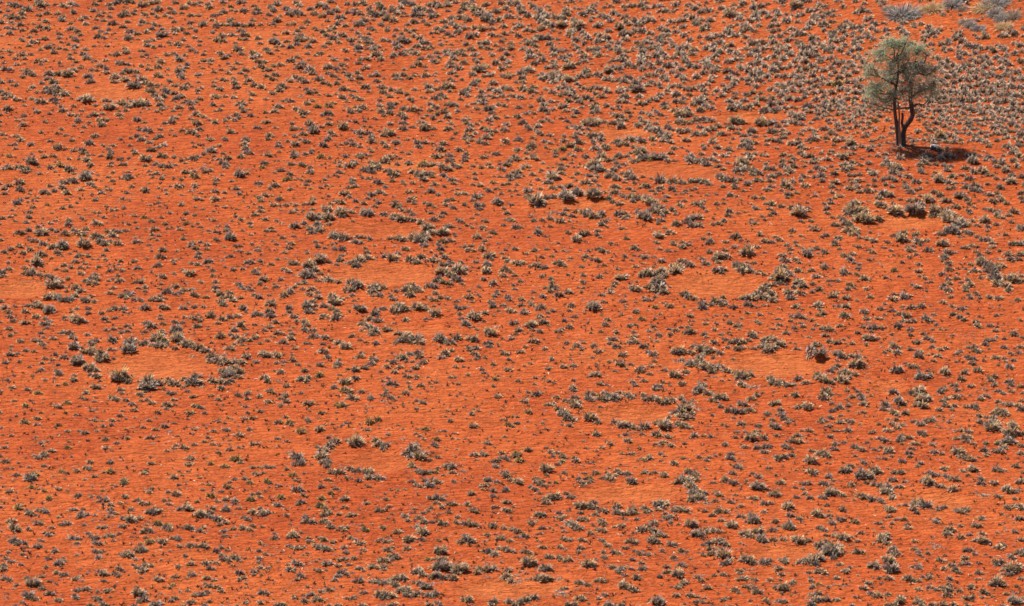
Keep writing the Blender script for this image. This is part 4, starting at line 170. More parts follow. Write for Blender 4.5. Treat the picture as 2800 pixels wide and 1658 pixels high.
(2,3,5.66):"""3 1 7 7 5 9y 50 1 8 47 2 5 61 2 5 40 1 5 49 6 7y 62 6 8 44 9 6 75 8 4 70 11 3 80 9 3 33 14 12 30 14 7 51 17 6 81 16 5 83 18 6y 70 18 5 6 26 10 4 26 7 22 23 6 28 25 7 24 27 7 27 29 7 31 30 6 43 27 6y 37 27 5 18 31 5 22 33 8 24 33 6 27 37 5 28 29 5 55 23 3 65 23 6 69 28 8 66 27 6 75 23 7y 77 26 6 74 28 5 95 13 4 95 19 7 93 17 5 103 15 8 106 18 7 101 20 6 112 18 9 107 17 7 96 24 9 91 23 6 97 27 6d 117 26 9 114 26 5 89 22 6 41 41 11 37 41 7 45 42 7 33 43 8 33 47 8 31 46 5 53 38 6 57 42 8 60 42 5 22 43 4 28 58 10 25 58 8 31 59 6 66 50 11 70 50 10 74 50 9 80 51 8 86 54 8 91 55 7 80 47 7 77 52 7 66 57 6 55 54 7d 50 54 5d 47 61 8 46 57 6 43 54 5d 81 58 7 84 60 4
134 3 8 127 4 5 130 5 6 139 17 6 135 18 5 129 17 6 131 16 5 145 6 4 149 1 5 167 3 5 183 2 6 190 5 6 193 2 6 199 1 5 159 8 8 157 6 5 149 20 8 148 18 6 172 15 9 170 14 6 177 18 9 180 19 8 190 14 4 168 25 13 172 24 10 164 27 10 160 28 7 178 23 9 175 32 11 172 30 8 180 35 9 184 37 9 177 38 10 182 41 10 176 43 9 186 42 9 192 46 10d 189 46 9d 180 45 8d 187 38 8 202 39 8 199 45 7 200 37 6 213 3 10 225 4 9d 220 11 8 223 13 7 216 18 7 208 24 9 216 27 9 213 25 5 197 27 6 218 39 5 214 46 7 224 50 6 235 18 5 241 21 8 249 13 4 240 31 14 237 33 8 245 32 8 236 42 9 247 47 9 246 55 7 229 25 4 127 18 4
144 48 10 141 49 8 150 48 8 143 53 7 149 52 5 102 51 8 101 54 5 103 56 9 109 57 8 116 56 9 120 52 7 118 53 8 128 52 6 131 53 9 131 56 7 134 55 6 113 58 6 122 57 6 111 62 10d 122 63 6 152 61 9 155 60 7 150 57 6 158 54 7 164 54 10 169 54 9 160 52 6 153 53 6d 178 55 6d 188 55 6 195 59 7 202 55 9 208 55 8 203 60 6d 204 64 6 155 66 6 162 68 5 175 68 11 172 69 7 179 69 6 206 58 6d 224 60 8 234 59 9 236 64 11 232 65 9 239 66 6 215 69 11 212 69 6
28 57 6 48 63 5 70 63 8 74 66 6d 66 64 6 19 67 8 17 66 5 29 71 7 37 71 4 44 68 4 57 66 10 55 68 8 61 70 10 65 72 8 68 71 6 51 75 6 53 83 8 50 82 6 57 82 6 69 83 8 73 84 6d 66 83 5 27 77 6 25 84 4 5 80 6 14 80 7 12 78 6 2 72 6 5 75 7 76 76 7 78 77 5 88 66 9 86 64 7 90 69 5 88 74 9 84 73 6 107 69 8 100 70 5 113 62 5 95 77 5d 119 76 5 127 73 10 132 71 7 123 72 6 139 67 10 137 65 7 140 74 6 137 74 8 141 78 9 148 79 8 145 77 8 135 84 8 139 85 10 137 81 7 117 85 10 114 85 7 121 86 7 87 83 6 90 85 5 93 88 8 91 87 5 155 87 9 153 88 8 159 87 6 147 92 5 147 94 5 165 93 7 168 95 8d 171 94 5 110 91 6 113 91 5 119 94 5 125 97 6 124 95 5 132 97 7 134 98 5 99 95 7 104 96 7 101 96 5 89 95 6 90 99 7 91 101 5 82 101 4 83 103 4 47 90 7 49 91 5 53 93 4 67 91 7 68 90 5 65 95 6 70 97 7d 30 90 8 29 91 5 14 95 8 18 96 7 10 95 6 36 100 8 39 101 6 33 98 5 46 100 7 48 102 5 55 102 9 53 103 7 58 104 6d 51 104 5 16 106 13 14 107 9 20 107 8 10 113 8d 14 101 5 33 111 11 36 112 7 29 112 7 75 107 11 72 108 8 78 108 7 68 105 5
98 110 7 96 109 6 106 112 9 104 114 8 108 110 7 110 118 6 116 111 6 127 106 7 127 111 8 125 111 6 118 102 6 122 120 9 120 121 7 86 122 9 90 122 7 83 123 6 145 120 3 151 109 7 151 114 9 149 115 6 160 102 8d 158 100 7 165 107 7 169 109 6 174 102 4 162 117 12 160 119 9 166 115 6 172 112 5d 168 124 9 166 126 6 187 117 8d 182 120 6 185 123 7 180 118 5 197 118 6 206 117 7 208 118 5 205 126 7d 190 107 4 187 88 5 193 86 9 200 85 10 204 83 9 207 87 9 210 88 6 200 90 8d 194 92 8 187 98 6 195 96 9 207 98 12 204 97 8 212 103 8 208 106 9 210 105 6 206 92 4 179 77 11 184 78 10 181 76 7 191 75 8 197 74 9 203 75 7 190 72 6 228 77 11 232 79 9 225 77 7 241 75 11 238 76 7 244 83 11 247 85 7 240 82 5 230 103 11 234 105 9 226 103 8 248 105 9 245 106 6 222 113 8 223 116 6 234 111 9d 228 112 7d 225 121 10 229 121 6 221 122 5 237 122 7 237 124 4 237 130 6 218 132 8 216 132 5 229 129 8 232 131 5 240 134 9 237 135 6 191 130 8 189 130 6 160 137 8 162 137 5 162 130 7 163 128 6 176 137 8 181 138 6 173 137 7 187 144 6 180 143 7 188 140 5 206 142 6 209 140 6 233 142 5 248 142 7 143 144 13 141 145 8 147 143 7 95 146 9 92 147 7 107 147 7 101 148 6
31 121 11 28 121 9 36 122 7 47 121 9d 44 122 8d 47 118 6d 70 126 11d 66 126 8 74 127 7 64 131 6d 45 131 9d 48 134 12d 52 137 9d 42 137 8d 50 130 7 109 127 12 113 130 9 107 128 9 118 132 9 122 133 6 104 126 7d 74 135 6d 91 137 7 89 136 5 67 140 9 69 142 6 55 146 8 61 146 7 18 140 8 22 140 9 13 142 9 8 144 9 3 146 7 26 142 7d 3 118 8d 8 121 9d 3 124 6d 15 121 6d 85 140 6""",
(3,3,5.66):"""10 3 9 15 2 9 7 2 5 42 6 12 39 6 8 47 8 7d 58 8 4 57 1 9 53 1 5 1 13 5 43 17 10 42 15 6 59 21 8 60 19 5 64 25 6 12 27 9 10 27 5 27 32 5 34 33 6 36 28 8 40 28 7 33 28 6 54 28 9 52 28 6 58 30 5 62 29 4 74 15 10 78 15 9 80 11 8 72 14 7 85 1 5 89 3 7d 94 8 7 92 7 5 108 3 5 114 3 6 104 16 11 108 17 8 107 14 6 92 20 14 97 20 11 88 20 8 100 22 8 96 27 6 82 30 7 80 29 6 105 29 9 109 30 8 103 28 7 117 31 10 119 33 7 114 32 6 122 24 9 120 23 6 130 17 8 123 17 7 125 17 5 136 25 8d 128 31 8 133 26 5 115 36 11 118 37 8 121 41 7 112 37 6 121 1 5 131 6 8 130 6 6 139 1 6 149 8 8 146 11 6 168 4 6d
6 38 10 9 38 8 3 39 7 1 34 5 3 47 6 28 41 6 36 38 6 41 42 7 43 42 5 60 38 11 64 37 10 69 38 9 73 40 7 54 42 8 52 42 5 55 49 7d 58 49 5 62 36 8 78 42 7d 20 51 11 22 52 7 17 51 6 21 59 8 22 59 6 30 62 6 32 63 5 48 58 11 45 58 6 51 60 7 60 59 7 73 53 9 75 54 6 71 63 9 66 63 7d 62 66 7 64 67 5 7 65 7 8 66 5 21 70 11 18 71 9 23 72 7 15 70 6 4 73 9 6 74 6 55 73 8 52 73 5 50 71 7 56 78 5 91 40 10 95 41 10 89 40 7 102 43 9 100 44 6 110 44 8 111 46 6 121 53 9 118 52 8 119 55 7 115 51 6 121 43 7 85 65 8 88 67 6d 91 76 7 91 77 4 105 66 7d 108 67 6 118 60 6 125 63 6 121 67 6 132 63 7 133 63 4 128 50 4 134 50 5 137 71 8 138 72 6d 135 68 5 103 72 6d 172 13 8 171 14 5 151 25 8 157 27 12 160 29 9 153 23 6 161 19 10 166 20 6 158 17 7 167 31 7 171 32 6 175 21 8 182 24 9 186 25 6 178 23 6 191 16 6 190 14 5 200 14 11 197 14 7 203 15 6 195 20 5 181 34 9 180 34 6 192 2 9 199 4 9 194 5 6 189 2 5 187 1 7 206 2 4 213 1 5 227 15 9 222 15 8 223 16 6d 242 11 8 240 11 5 250 17 6 208 23 8 209 28 8 208 27 5 221 27 9 222 28 6 234 34 11 240 36 8 243 35 7 230 34 6 247 26 9 225 40 8 210 38 12d 213 40 8d 203 36 6d 241 43 5
146 47 12 149 46 8 143 47 7 154 50 12 157 50 9 152 48 7 142 53 8 145 57 5 172 51 7 168 53 6 166 54 5 161 54 6d 186 55 7 189 56 7 192 54 6 194 54 6 184 54 5 131 49 6d 242 49 7 234 51 9 247 50 10 248 52 8 238 51 6 164 65 8 162 66 7 166 63 6 230 58 8d 235 60 7d 208 61 7 209 63 6 206 60 5d 245 62 9 247 63 6 188 69 6 189 70 5 204 69 9 201 69 6 208 69 4 196 78 6 178 73 10 175 77 9 178 78 6 175 73 7 160 79 7d 163 80 5d 188 80 8 189 81 5 209 77 8 211 77 5 224 76 4 233 72 8d 231 71 6 241 75 7 248 83 7 165 87 12d 162 90 9d 168 90 7d 159 86 7d 172 91 5d 178 92 5d 143 84 7 144 85 5 142 92 6 143 92 4 147 95 7 148 97 5 156 96 6 173 98 5 195 93 9 194 92 6 202 97 6 213 97 4 192 101 8 191 100 5 194 106 7 189 107 6 169 103 9 166 103 5 172 111 8 174 111 6 180 108 8 183 112 8 186 115 6 178 107 5 206 106 6 145 103 3 145 109 9 147 111 6 143 108 5 209 84 11 204 84 8 213 85 8 200 84 5 226 90 10 229 88 8 222 90 6 238 100 9 236 98 6 246 95 9 250 93 6 248 98 7 242 96 6 222 104 9 221 103 6 228 104 8 224 107 7 239 111 16 234 112 10 243 114 9d 235 117 8 229 116 5 247 109 6 206 115 8 204 114 6 213 118 6d 224 125 14 219 126 9 229 127 8 211 121 7d 205 121 6 247 121 6 236 117 5
114 78 10 112 81 11 111 84 9 115 86 8 118 82 6 122 91 9 120 90 8 125 96 10 123 98 7 119 95 6 117 103 12 114 103 9 121 105 7 124 108 6 120 112 14 117 112 10 124 113 8 118 120 9 116 120 6 109 120 6 103 108 12 106 110 8 101 108 6 137 121 10 142 123 7 134 121 7 147 123 7 155 119 8d 158 120 7 151 119 5 177 121 8 175 121 6 177 126 6 15 82 8 17 82 6 5 83 7 9 85 6d 29 84 12 32 86 8 26 84 7 39 84 7 37 83 5 51 89 10 48 89 7 56 85 7 73 81 12 70 80 9 75 80 9 66 78 8 80 80 7 87 84 7 86 83 5 65 92 12 62 95 14 58 96 11 69 92 9 70 96 8 55 93 8 64 100 8 83 94 9d 88 95 9 92 95 7 78 94 7d 63 89 8 44 103 11 48 102 10 40 105 10 36 104 8 31 105 7 47 106 9 52 101 8 50 98 7 29 104 7 15 103 8 17 105 7 13 104 5 10 111 8 8 110 7 12 112 6 1 104 6 16 111 6d 20 115 7d 13 117 7 37 115 7d 40 115 6 52 114 10 49 114 8 55 115 6 70 107 7 71 107 4 76 113 9 77 114 7 80 110 6 88 118 4 67 120 7 66 120 5 64 126 8d 70 126 9d 75 127 8d 81 125 6d 12 122 5 24 125 7 22 126 5 42 123 7 41 122 5 49 126 6y 43 129 7 44 129 5 59 129 5 15 130 11 13 132 8 18 131 7 8 130 7 13 135 4 2 122 6 49 135 8 46 137 7 43 137 6 46 142 10 51 142 7 57 141 8 66 141 7 38 141 7d 68 142 5 42 146 9 40 146 6 85 139 5 94 130 8 95 129 6 98 125 7 100 126 5 101 135 8 107 137 9 104 137 6 117 136 6 117 138 4 129 143 11 127 143 8 147 131 8 146 132 5 158 129 7 157 130 5 147 143 9 150 145 8 144 145 6 145 139 4 170 130 8 174 132 9 178 132 7 165 132 7 176 137 9 174 137 7 187 133 7 186 134 4 161 131 5 130 128 5d 198 129 8 200 128 5 190 139 8d 195 140 8 200 139 6 210 133 8 213 135 7 209 139 6 233 136 6 234 137 4 243 128 6y 240 143 12 244 144 9 237 141 7 248 141 6 150 147 7 181 146 8 170 146 8 160 146 7 195 147 6 123 147 9 117 147 7 7 143 8d 15 143 9 11 142 6 82 147 6""",
}

# ------------------------------------------------------------------ bare sand rings: x y half-width half-height of the bare floor, seen in the photo, and what to call each
RINGS = [
 (290,258,92,20,"upper left bare ring"), (1640,238,60,9,"narrow bare strip at top"), (2050,318,105,17,"bare ring left of tree"),
 (1700,362,75,14,"small top centre bare ring"), (1860,469,125,22,"wide upper right bare ring"), (1625,558,125,13,"shallow upper centre bare ring"),
 (1030,632,135,24,"upper ring of central pair"), (1045,752,150,28,"lower ring of central pair"), (2490,606,95,22,"bare ring below the tree"),
 (1955,785,120,34,"round right centre bare ring"), (60,790,70,26,"bare ring at left edge"), (450,1000,160,36,"large bare ring at left"),
 (2115,1000,140,32,"large bare ring at right"), (1710,1135,120,22,"bare ring below right centre"), (1040,1262,90,34,"open ring at lower centre"),
 (1710,1350,145,26,"wide lower right centre ring"), (2150,1512,110,20,"small bottom right bare ring"), (1400,1612,150,28,"bare ring at bottom edge"),
 (2560,1370,90,22,"bare patch at lower right"), (215,655,75,14,"faint ring at far left"), (1120,905,130,14,"strip below the central pair"),
 (1090,452,110,12,"faint patch above central pair"), (2720,770,70,20,"bare patch at right edge"), (2430,1060,45,18,"small gap near right edge"),
]
def ring_d(px, py, i, grow=1.0):
    cx, cy, a, b, _ = RINGS[i]
    return np.hypot((px - cx) / (a * grow), (py - cy) / (b * grow))

# ------------------------------------------------------------------ read the tussock list
T = []
U = 2.797
for (c, r, _), s in TILES.items():
    v = s.split()
    for i in range(0, len(v) - 2, 3):
        w = v[i + 2]; kind = w[-1] if w[-1] in 'yd' else 'n'
        if w[-1] in 'yd': w = w[:-1]
        T.append((700 * c + float(v[i]) * U, 414.5 * r + float(v[i + 1]) * U, float(w) * U, kind))
# drop double entries on patch borders
T.sort(key=lambda t: -t[2]); keep = []
cell = {}
for t in T:
    k = (int(t[0] // 24), int(t[1] // 24)); ok = True
    for a in (-1, 0, 1):
        for b in (-1, 0, 1):
            for q in cell.get((k[0] + a, k[1] + b), ()):
                if abs(q[0] - t[0]) < 0.30 * (q[2] + t[2]) * .5 and abs(q[1] - t[1]) < 0.22 * (q[2] + t[2]) * .5: ok = False
    if ok: keep.append(t); cell.setdefault(k, []).append(t)
T = keep
N0 = len(T)
def clear_of(x, y, w, f):
    k = (int(x // 24), int(y // 24))
    for a in (-2, -1, 0, 1, 2):
        for b in (-1, 0, 1):
            for q in cell.get((k[0] + a, k[1] + b), ()):
                if math.hypot((q[0] - x), (q[1] - y) * 1.5) < f * (q[2] + w) * .5: return False
    return True
# small tussocks between the large ones, and the sward that carries on outside the picture
def density(x, y):
    top = max(0.0, 1 - y / 520.0); r = min(max((x - 500) / 1300.0, 0), 1)
    d = 0.09 + 0.62 * top * (0.25 + 0.75 * r)
    if x > 2250 and y < 250 and (y < 0.30 * (x - 2250) + 40): d *= 0.2
    if not (0 < x < 2800 and 0 < y < 1658): d = max(d, 0.5)
    return d
rr = random.Random(5)
for n in range(38000):
    x, y = rr.uniform(-420, 3220), rr.uniform(-60, 1900)
    out = not (0 < x < 2800 and 0 < y < 1658)
    if not out and n > 30000: continue
    if rr.random() > density(x, y): continue
    if any(ring_d(x, y, i) < 1.0 for i in range(len(RINGS))): continue
    w = (rr.uniform(6.5, 12) if y > 560 else rr.uniform(8, 16)) if not out else rr.uniform(12, 26)
    if not clear_of(x, y, w, 0.80 if not out else 1.1): continue
    t = (x, y, w, 'n'); T.append(t); cell.setdefault((int(x // 24), int(y // 24)), []).append(t)
for n in range(3600):          # the closed pale sward at the foot of the dune
    x, y = rr.gauss(2640, 190), rr.gauss(288, 46)
    if y > 400 or (abs(x - 2465) < 60 and y > 300) or not clear_of(x, y, 15, .80): continue
    if ring_d(x, y, 2) < 1.2: continue
    t = (x, y, rr.uniform(12, 19), 'n'); T.append(t); cell.setdefault((int(x // 24), int(y // 24)), []).append(t)
NF = len(T)
px = np.array([t[0] for t in T]); py = np.array([t[1] for t in T]); pw = np.array([t[2] for t in T])
kind = np.array([t[3] for t in T])
straw = np.clip((520 - py) / 300, 0, 1) * np.clip((px - 900) / 900, 0.15, 1) + .9 * np.exp(-((px - 2650) / 260) ** 2 - ((py - 290) / 90) ** 2)
kind2 = np.where((kind == 'n') & (np.random.default_rng(8).uniform(0, 1, len(T)) < straw * .8), 'p', kind)
WID = 1.0
humm = (np.abs(px - 2230) < 34) & (py > 935) & (py < 978)
gx, gy, gt = ground_at(px, py + 0.20 * pw + 15 * humm)
wm = pw * PX * gt * WID                    # width in metres

# ------------------------------------------------------------------ sand: one sheet, fine near the picture, coarse to the horizon
def axis(lo, hi, step, far_lo, far_hi, n=26):
    a = np.arange(lo, hi + 1e-6, step)
    g = np.geomspace(1, 1 + (lo - far_lo), n)[1:] - 1; h = np.geomspace(1, 1 + (far_hi - hi), n)[1:] - 1
    return np.concatenate([(lo - g)[::-1], a, hi + h])
SX, SY = 0.11, 0.17
ax = axis(-37, 42, SX, -1500, 1500); ay = axis(180, 345, SY, -300, 2500)
X, Y = np.meshgrid(ax, ay, indexing='ij')
Z = base_h(X, Y)
# little hummocks of blown sand that the tussocks hold
x0i = 25; y0i = 25
bump = np.zeros_like(Z)
for i in range(len(T)):
    if kind[i] == 'd': continue
    s = max(0.16, wm[i] * 0.62); hgt = 0.10 * wm[i] * (1.0 if wm[i] < .45 else 1.5)
    ci = int((gx[i] + 37) / SX) + x0i; cj = int((gy[i] - 180) / SY) + y0i
    ri = int(2.4 * s / SX) + 1; rj = int(2.6 * s / SY) + 1
    a0, a1, b0, b1 = max(ci - ri, 0), min(ci + ri + 1, Z.shape[0]), max(cj - rj, 0), min(cj + rj + 1, Z.shape[1])
    if a0 >= a1 or b0 >= b1: continue
    q = ((X[a0:a1, b0:b1] - gx[i]) ** 2 + (Y[a0:a1, b0:b1] - gy[i]) ** 2) / (s * s)
    np.maximum(bump[a0:a1, b0:b1], hgt * np.exp(-q * 1.4), out=bump[a0:a1, b0:b1])
# rims and sunken floors of the rings
rgx, rgy, rgt = ground_at(np.array([r[0] for r in RINGS]), np.array([r[1] for r in RINGS]))
sub = (slice(x0i, x0i + int(79 / SX)), slice(y0i, y0i + int(165 / SY)))
for i, r in enumerate(RINGS):
    A = r[2] * PX * rgt[i]; _, yf, _ = ground_at(np.array([r[0]]), np.array([r[1] - r[3]])); _, yn, _ = ground_at(np.array([r[0]]), np.array([r[1] + r[3]]))
    B = abs(float(yf[0] - yn[0])) / 2; yc = float(yf[0] + yn[0]) / 2
    q = np.hypot((X[sub] - rgx[i]) / A, (Y[sub] - yc) / B)
    bump[sub] += -0.10 * np.exp(-(q / .9) ** 4) + 0.06 * np.exp(-((q - 1.18) / .22) ** 2)
# the tall undercut hummock on the far rim of the large right ring
hx, hy, ht = ground_at(np.array([2231.]), np.array([980.]))
hx, hy = float(hx[0]), float(hy[0])
q = np.hypot((X - hx) / 0.62, (Y - hy - .45) / 0.85) + .10 * vnoise(X, Y, .35, 61)
bump += 0.40 * np.clip((1 - q) * 2.6, 0, 1) ** .8 * (1 + .15 * vnoise(X, Y, .3, 62)) * (q < 1)
# soft wind marks
fine = (X > -37) & (X < 42) & (Y > 180) & (Y < 345)
wob = vnoise(X, Y, 2.2, 31) * 0.5
bump += fine * (0.010 * np.sin((Y + wob + .12 * X) * 2 * np.pi / 0.85) * np.clip(.5 + vnoise(X, Y, 1.6, 32), 0, 1) + 0.022 * vnoise(X, Y, .8, 33) + 0.012 * vnoise(X, Y, .4, 34))
Z = Z + bump
nx, ny = Z.shape
idx = np.arange(nx * ny).reshape(nx, ny)
F = np.stack([idx[:-1, :-1], idx[1:, :-1], idx[1:, 1:], idx[:-1, 1:]], -1).reshape(-1, 4)
V = np.stack([X, Y, Z], -1).reshape(-1, 3)
def surf(x, y):
    """height of the built sand sheet under a point of the fine area"""
    u = (np.asarray(x) + 37) / SX + x0i; v = (np.asarray(y) - 180) / SY + y0i
    u = np.clip(u, 0, nx - 2.001); v = np.clip(v, 0, ny - 2.001)
    i = u.astype(int); j = v.astype(int); fu = u - i; fv = v - j
    return (Z[i, j] * (1 - fu) + Z[i + 1, j] * fu) * (1 - fv) + (Z[i, j + 1] * (1 - fu) + Z[i + 1, j + 1] * fu) * fv

bare = np.zeros_like(Z)
for i, r in enumerate(RINGS):
    A = r[2] * PX * rgt[i]; _, yf, _ = ground_at(np.array([r[0]]), np.array([r[1] - r[3]])); _, yn, _ = ground_at(np.array([r[0]]), np.array([r[1] + r[3]]))
    B = abs(float(yf[0] - yn[0])) / 2; yc = float(yf[0] + yn[0]) / 2
    q = np.hypot((X[sub] - rgx[i]) / A, (Y[sub] - yc) / B) + .12 * vnoise(X[sub], Y[sub], 1.5, 50)
    bare[sub] = np.maximum(bare[sub], 1 / (1 + np.exp((q - 1.0) / .08)))
bare = np.maximum(bare, .55 * np.clip((Y - 270) / 60, 0, 1))
bare = np.clip(bare + .25 * vnoise(X, Y, 3.0, 51) * (Y < 345), 0, 1).ravel()[:, None]
sand_tint = 1 + bare * np.array([.05, .28, .50])
m_sand, t, b = node_mat("red_sand")
tc = t.nodes.new("ShaderNodeTexCoord")
def nz(scale, detail, rough, vec=None, dist=0.0):
    n = t.nodes.new("ShaderNodeTexNoise"); n.inputs["Scale"].default_value = scale; n.inputs["Detail"].default_value = detail
    n.inputs["Roughness"].default_value = rough; n.inputs["Distortion"].default_value = dist
    t.links.new(vec if vec is not None else tc.outputs["Object"], n.inputs["Vector"]); return n
def stretch(sx, sy, sz):
    mp = t.nodes.new("ShaderNodeMapping"); mp.inputs["Scale"].default_value = (sx, sy, sz)
    t.links.new(tc.outputs["Object"], mp.inputs["Vector"]); return mp.outputs[0]
def ramp(src, stops):
    r = t.nodes.new("ShaderNodeValToRGB"); e = r.color_ramp.elements
    e[0].position, e[0].color = stops[0][0], (*stops[0][1], 1); e[1].position, e[1].color = stops[-1][0], (*stops[-1][1], 1)
    for p, c in stops[1:-1]:
        k = e.new(p); k.color = (*c, 1)
    t.links.new(src, r.inputs[0]); return r.outputs[0]
def mix(mode, fac, a, bb):
    m = t.nodes.new("ShaderNodeMix"); m.data_type = 'RGBA'; m.blend_type = mode
    if hasattr(fac, "links"): t.links.new(fac, m.inputs[0])
    else: m.inputs[0].default_value = fac
    t.links.new(a, m.inputs[6]); t.links.new(bb, m.inputs[7]); return m.outputs[2]
big = nz(0.09, 4, .55)
c1 = ramp(big.outputs[0], [(.32, (.355, .060, .0115)), (.5, (.392, .073, .0148)), (.68, (.424, .088, .0190))])
at = t.nodes.new("ShaderNodeAttribute"); at.attribute_name = "tint"      # paler sand of the bare floors, and paler with growing distance
c1 = mix('MULTIPLY', 1.0, c1, at.outputs["Color"])
mid = nz(1.1, 5, .65, stretch(1, .7, 1))
c2 = ramp(mid.outputs[0], [(.3, (.78, .74, .70)), (.52, (1, 1, 1)), (.72, (1.14, 1.22, 1.3))])
col = mix('MULTIPLY', 1.0, c1, c2)
grain = nz(9.0, 3, .7, stretch(.55, .9, 1))
c3 = ramp(grain.outputs[0], [(.30, (.70, .64, .62)), (.5, (1, 1, 1)), (.70, (1.14, 1.22, 1.3))])
col = mix('MULTIPLY', .8, col, c3)
t.links.new(col, b.inputs["Base Color"]); b.inputs["Roughness"].default_value = .95; b.inputs["Specular IOR Level"].default_value = .15
rip = nz(3.0, 3, .6, stretch(.42, 1.0, 1), .9)
fin = nz(7.0, 3, .7, stretch(.6, 1.0, 1))
bp1 = t.nodes.new("ShaderNodeBump"); bp1.inputs["Strength"].default_value = 1; bp1.inputs["Distance"].default_value = .48
t.links.new(rip.outputs[0], bp1.inputs["Height"])
bp2 = t.nodes.new("ShaderNodeBump"); bp2.inputs["Strength"].default_value = .8; bp2.inputs["Distance"].default_value = .13
t.links.new(fin.outputs[0], bp2.inputs["Height"]); t.links.new(bp1.outputs[0], bp2.inputs["Normal"])
t.links.new(bp2.outputs[0], b.inputs["Normal"])
ground = link("ground", make_mesh("ground", V, F, m_sand, sand_tint, smooth=True))
tag(ground, "rippled orange red sand plain rising into a dune at the top right", "sand", kind="structure")

# ------------------------------------------------------------------ grass materials
def blade_mat(name, trans=.25):
    m, t, b = node_mat(name)
    a = t.nodes.new("ShaderNodeAttribute"); a.attribute_name = "tint"
    t.links.new(a.outputs["Color"], b.inputs["Base Color"])
    b.inputs["Roughness"].default_value = .8; b.inputs["Specular IOR Level"].default_value = .2
    tr = t.nodes.new("ShaderNodeBsdfTranslucent"); t.links.new(a.outputs["Color"], tr.inputs[0])
    mx = t.nodes.new("ShaderNodeMixShader"); mx.inputs[0].default_value = trans
    t.links.new(b.outputs[0], mx.inputs[1]); t.links.new(tr.outputs[0], mx.inputs[2])
    t.links.new(mx.outputs[0], t.nodes["Material Output"].inputs[0]); return m
m_grass = blade_mat("dry_grass", .20)
m_litter = blade_mat("straw_litter", .05)
m_leaf = blade_mat("acacia_leaf", .30)

GREY = np.array([.37, .29, .235]); PALE = np.array([.80, .62, .44]); TAN = np.array([.80, .53, .23]); YEL = np.array([.70, .50, .13]); DARK = np.array([.13, .105, .10]); GRN = np.array([.26, .26, .09])
def strips(roots, dirs, lens, wids, bend, segs, c0, c1, rg, shell=0.0, curl=None):
    """n curved tapering blades; roots,dirs (n,3); returns V,F,C"""
    n = len(roots); K = segs + 1
    side = np.cross(dirs, rg.normal(size=(n, 3)) * (1 - shell) + shell * np.array([0, 0, 2.2])); side /= np.linalg.norm(side, axis=1)[:, None]
    s = np.linspace(0, 1, K)[None, :, None]
    P = roots[:, None] + dirs[:, None] * (lens[:, None, None] * s) + np.array([0, 0, 1.0]) * (bend[:, None, None] * lens[:, None, None] * s ** 2)
    if curl is not None:
        out = dirs * np.array([1, 1, 0]) + 1e-3; out /= np.linalg.norm(out, axis=1)[:, None]
        P = P + out[:, None] * (curl[:, None, None] * lens[:, None, None] * s ** 2.5)
    wprof = np.array([.7, 1.0, .95, .5, .2])[:K] if segs == 4 else (np.array([.7, 1.0, .55]) if segs == 2 else np.array([.6, .9, 1.0, .6]))
    W = side[:, None] * (wids[:, None, None] * .5 * wprof[None, :, None])
    Vv = np.concatenate([P - W, P + W], 2).reshape(n, K, 2, 3).reshape(-1, 3)
    base = (np.arange(n) * K * 2)[:, None]
    j = np.arange(segs)[None]
    Ff = np.stack([base + 2 * j, base + 2 * j + 1, base + 2 * j + 3, base + 2 * j + 2], -1).reshape(-1, 4)
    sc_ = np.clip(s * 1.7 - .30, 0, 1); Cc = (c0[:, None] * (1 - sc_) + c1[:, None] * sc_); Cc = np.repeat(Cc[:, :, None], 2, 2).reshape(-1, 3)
    return Vv, Ff, Cc
def cat(parts):
    o = 0; Vs, Fs, Cs = [], [], []
    for v, f, c in parts:
        Vs.append(v); Fs.append(f + o); Cs.append(c); o += len(v)
    return np.concatenate(Vs), np.concatenate(Fs), np.concatenate(Cs)

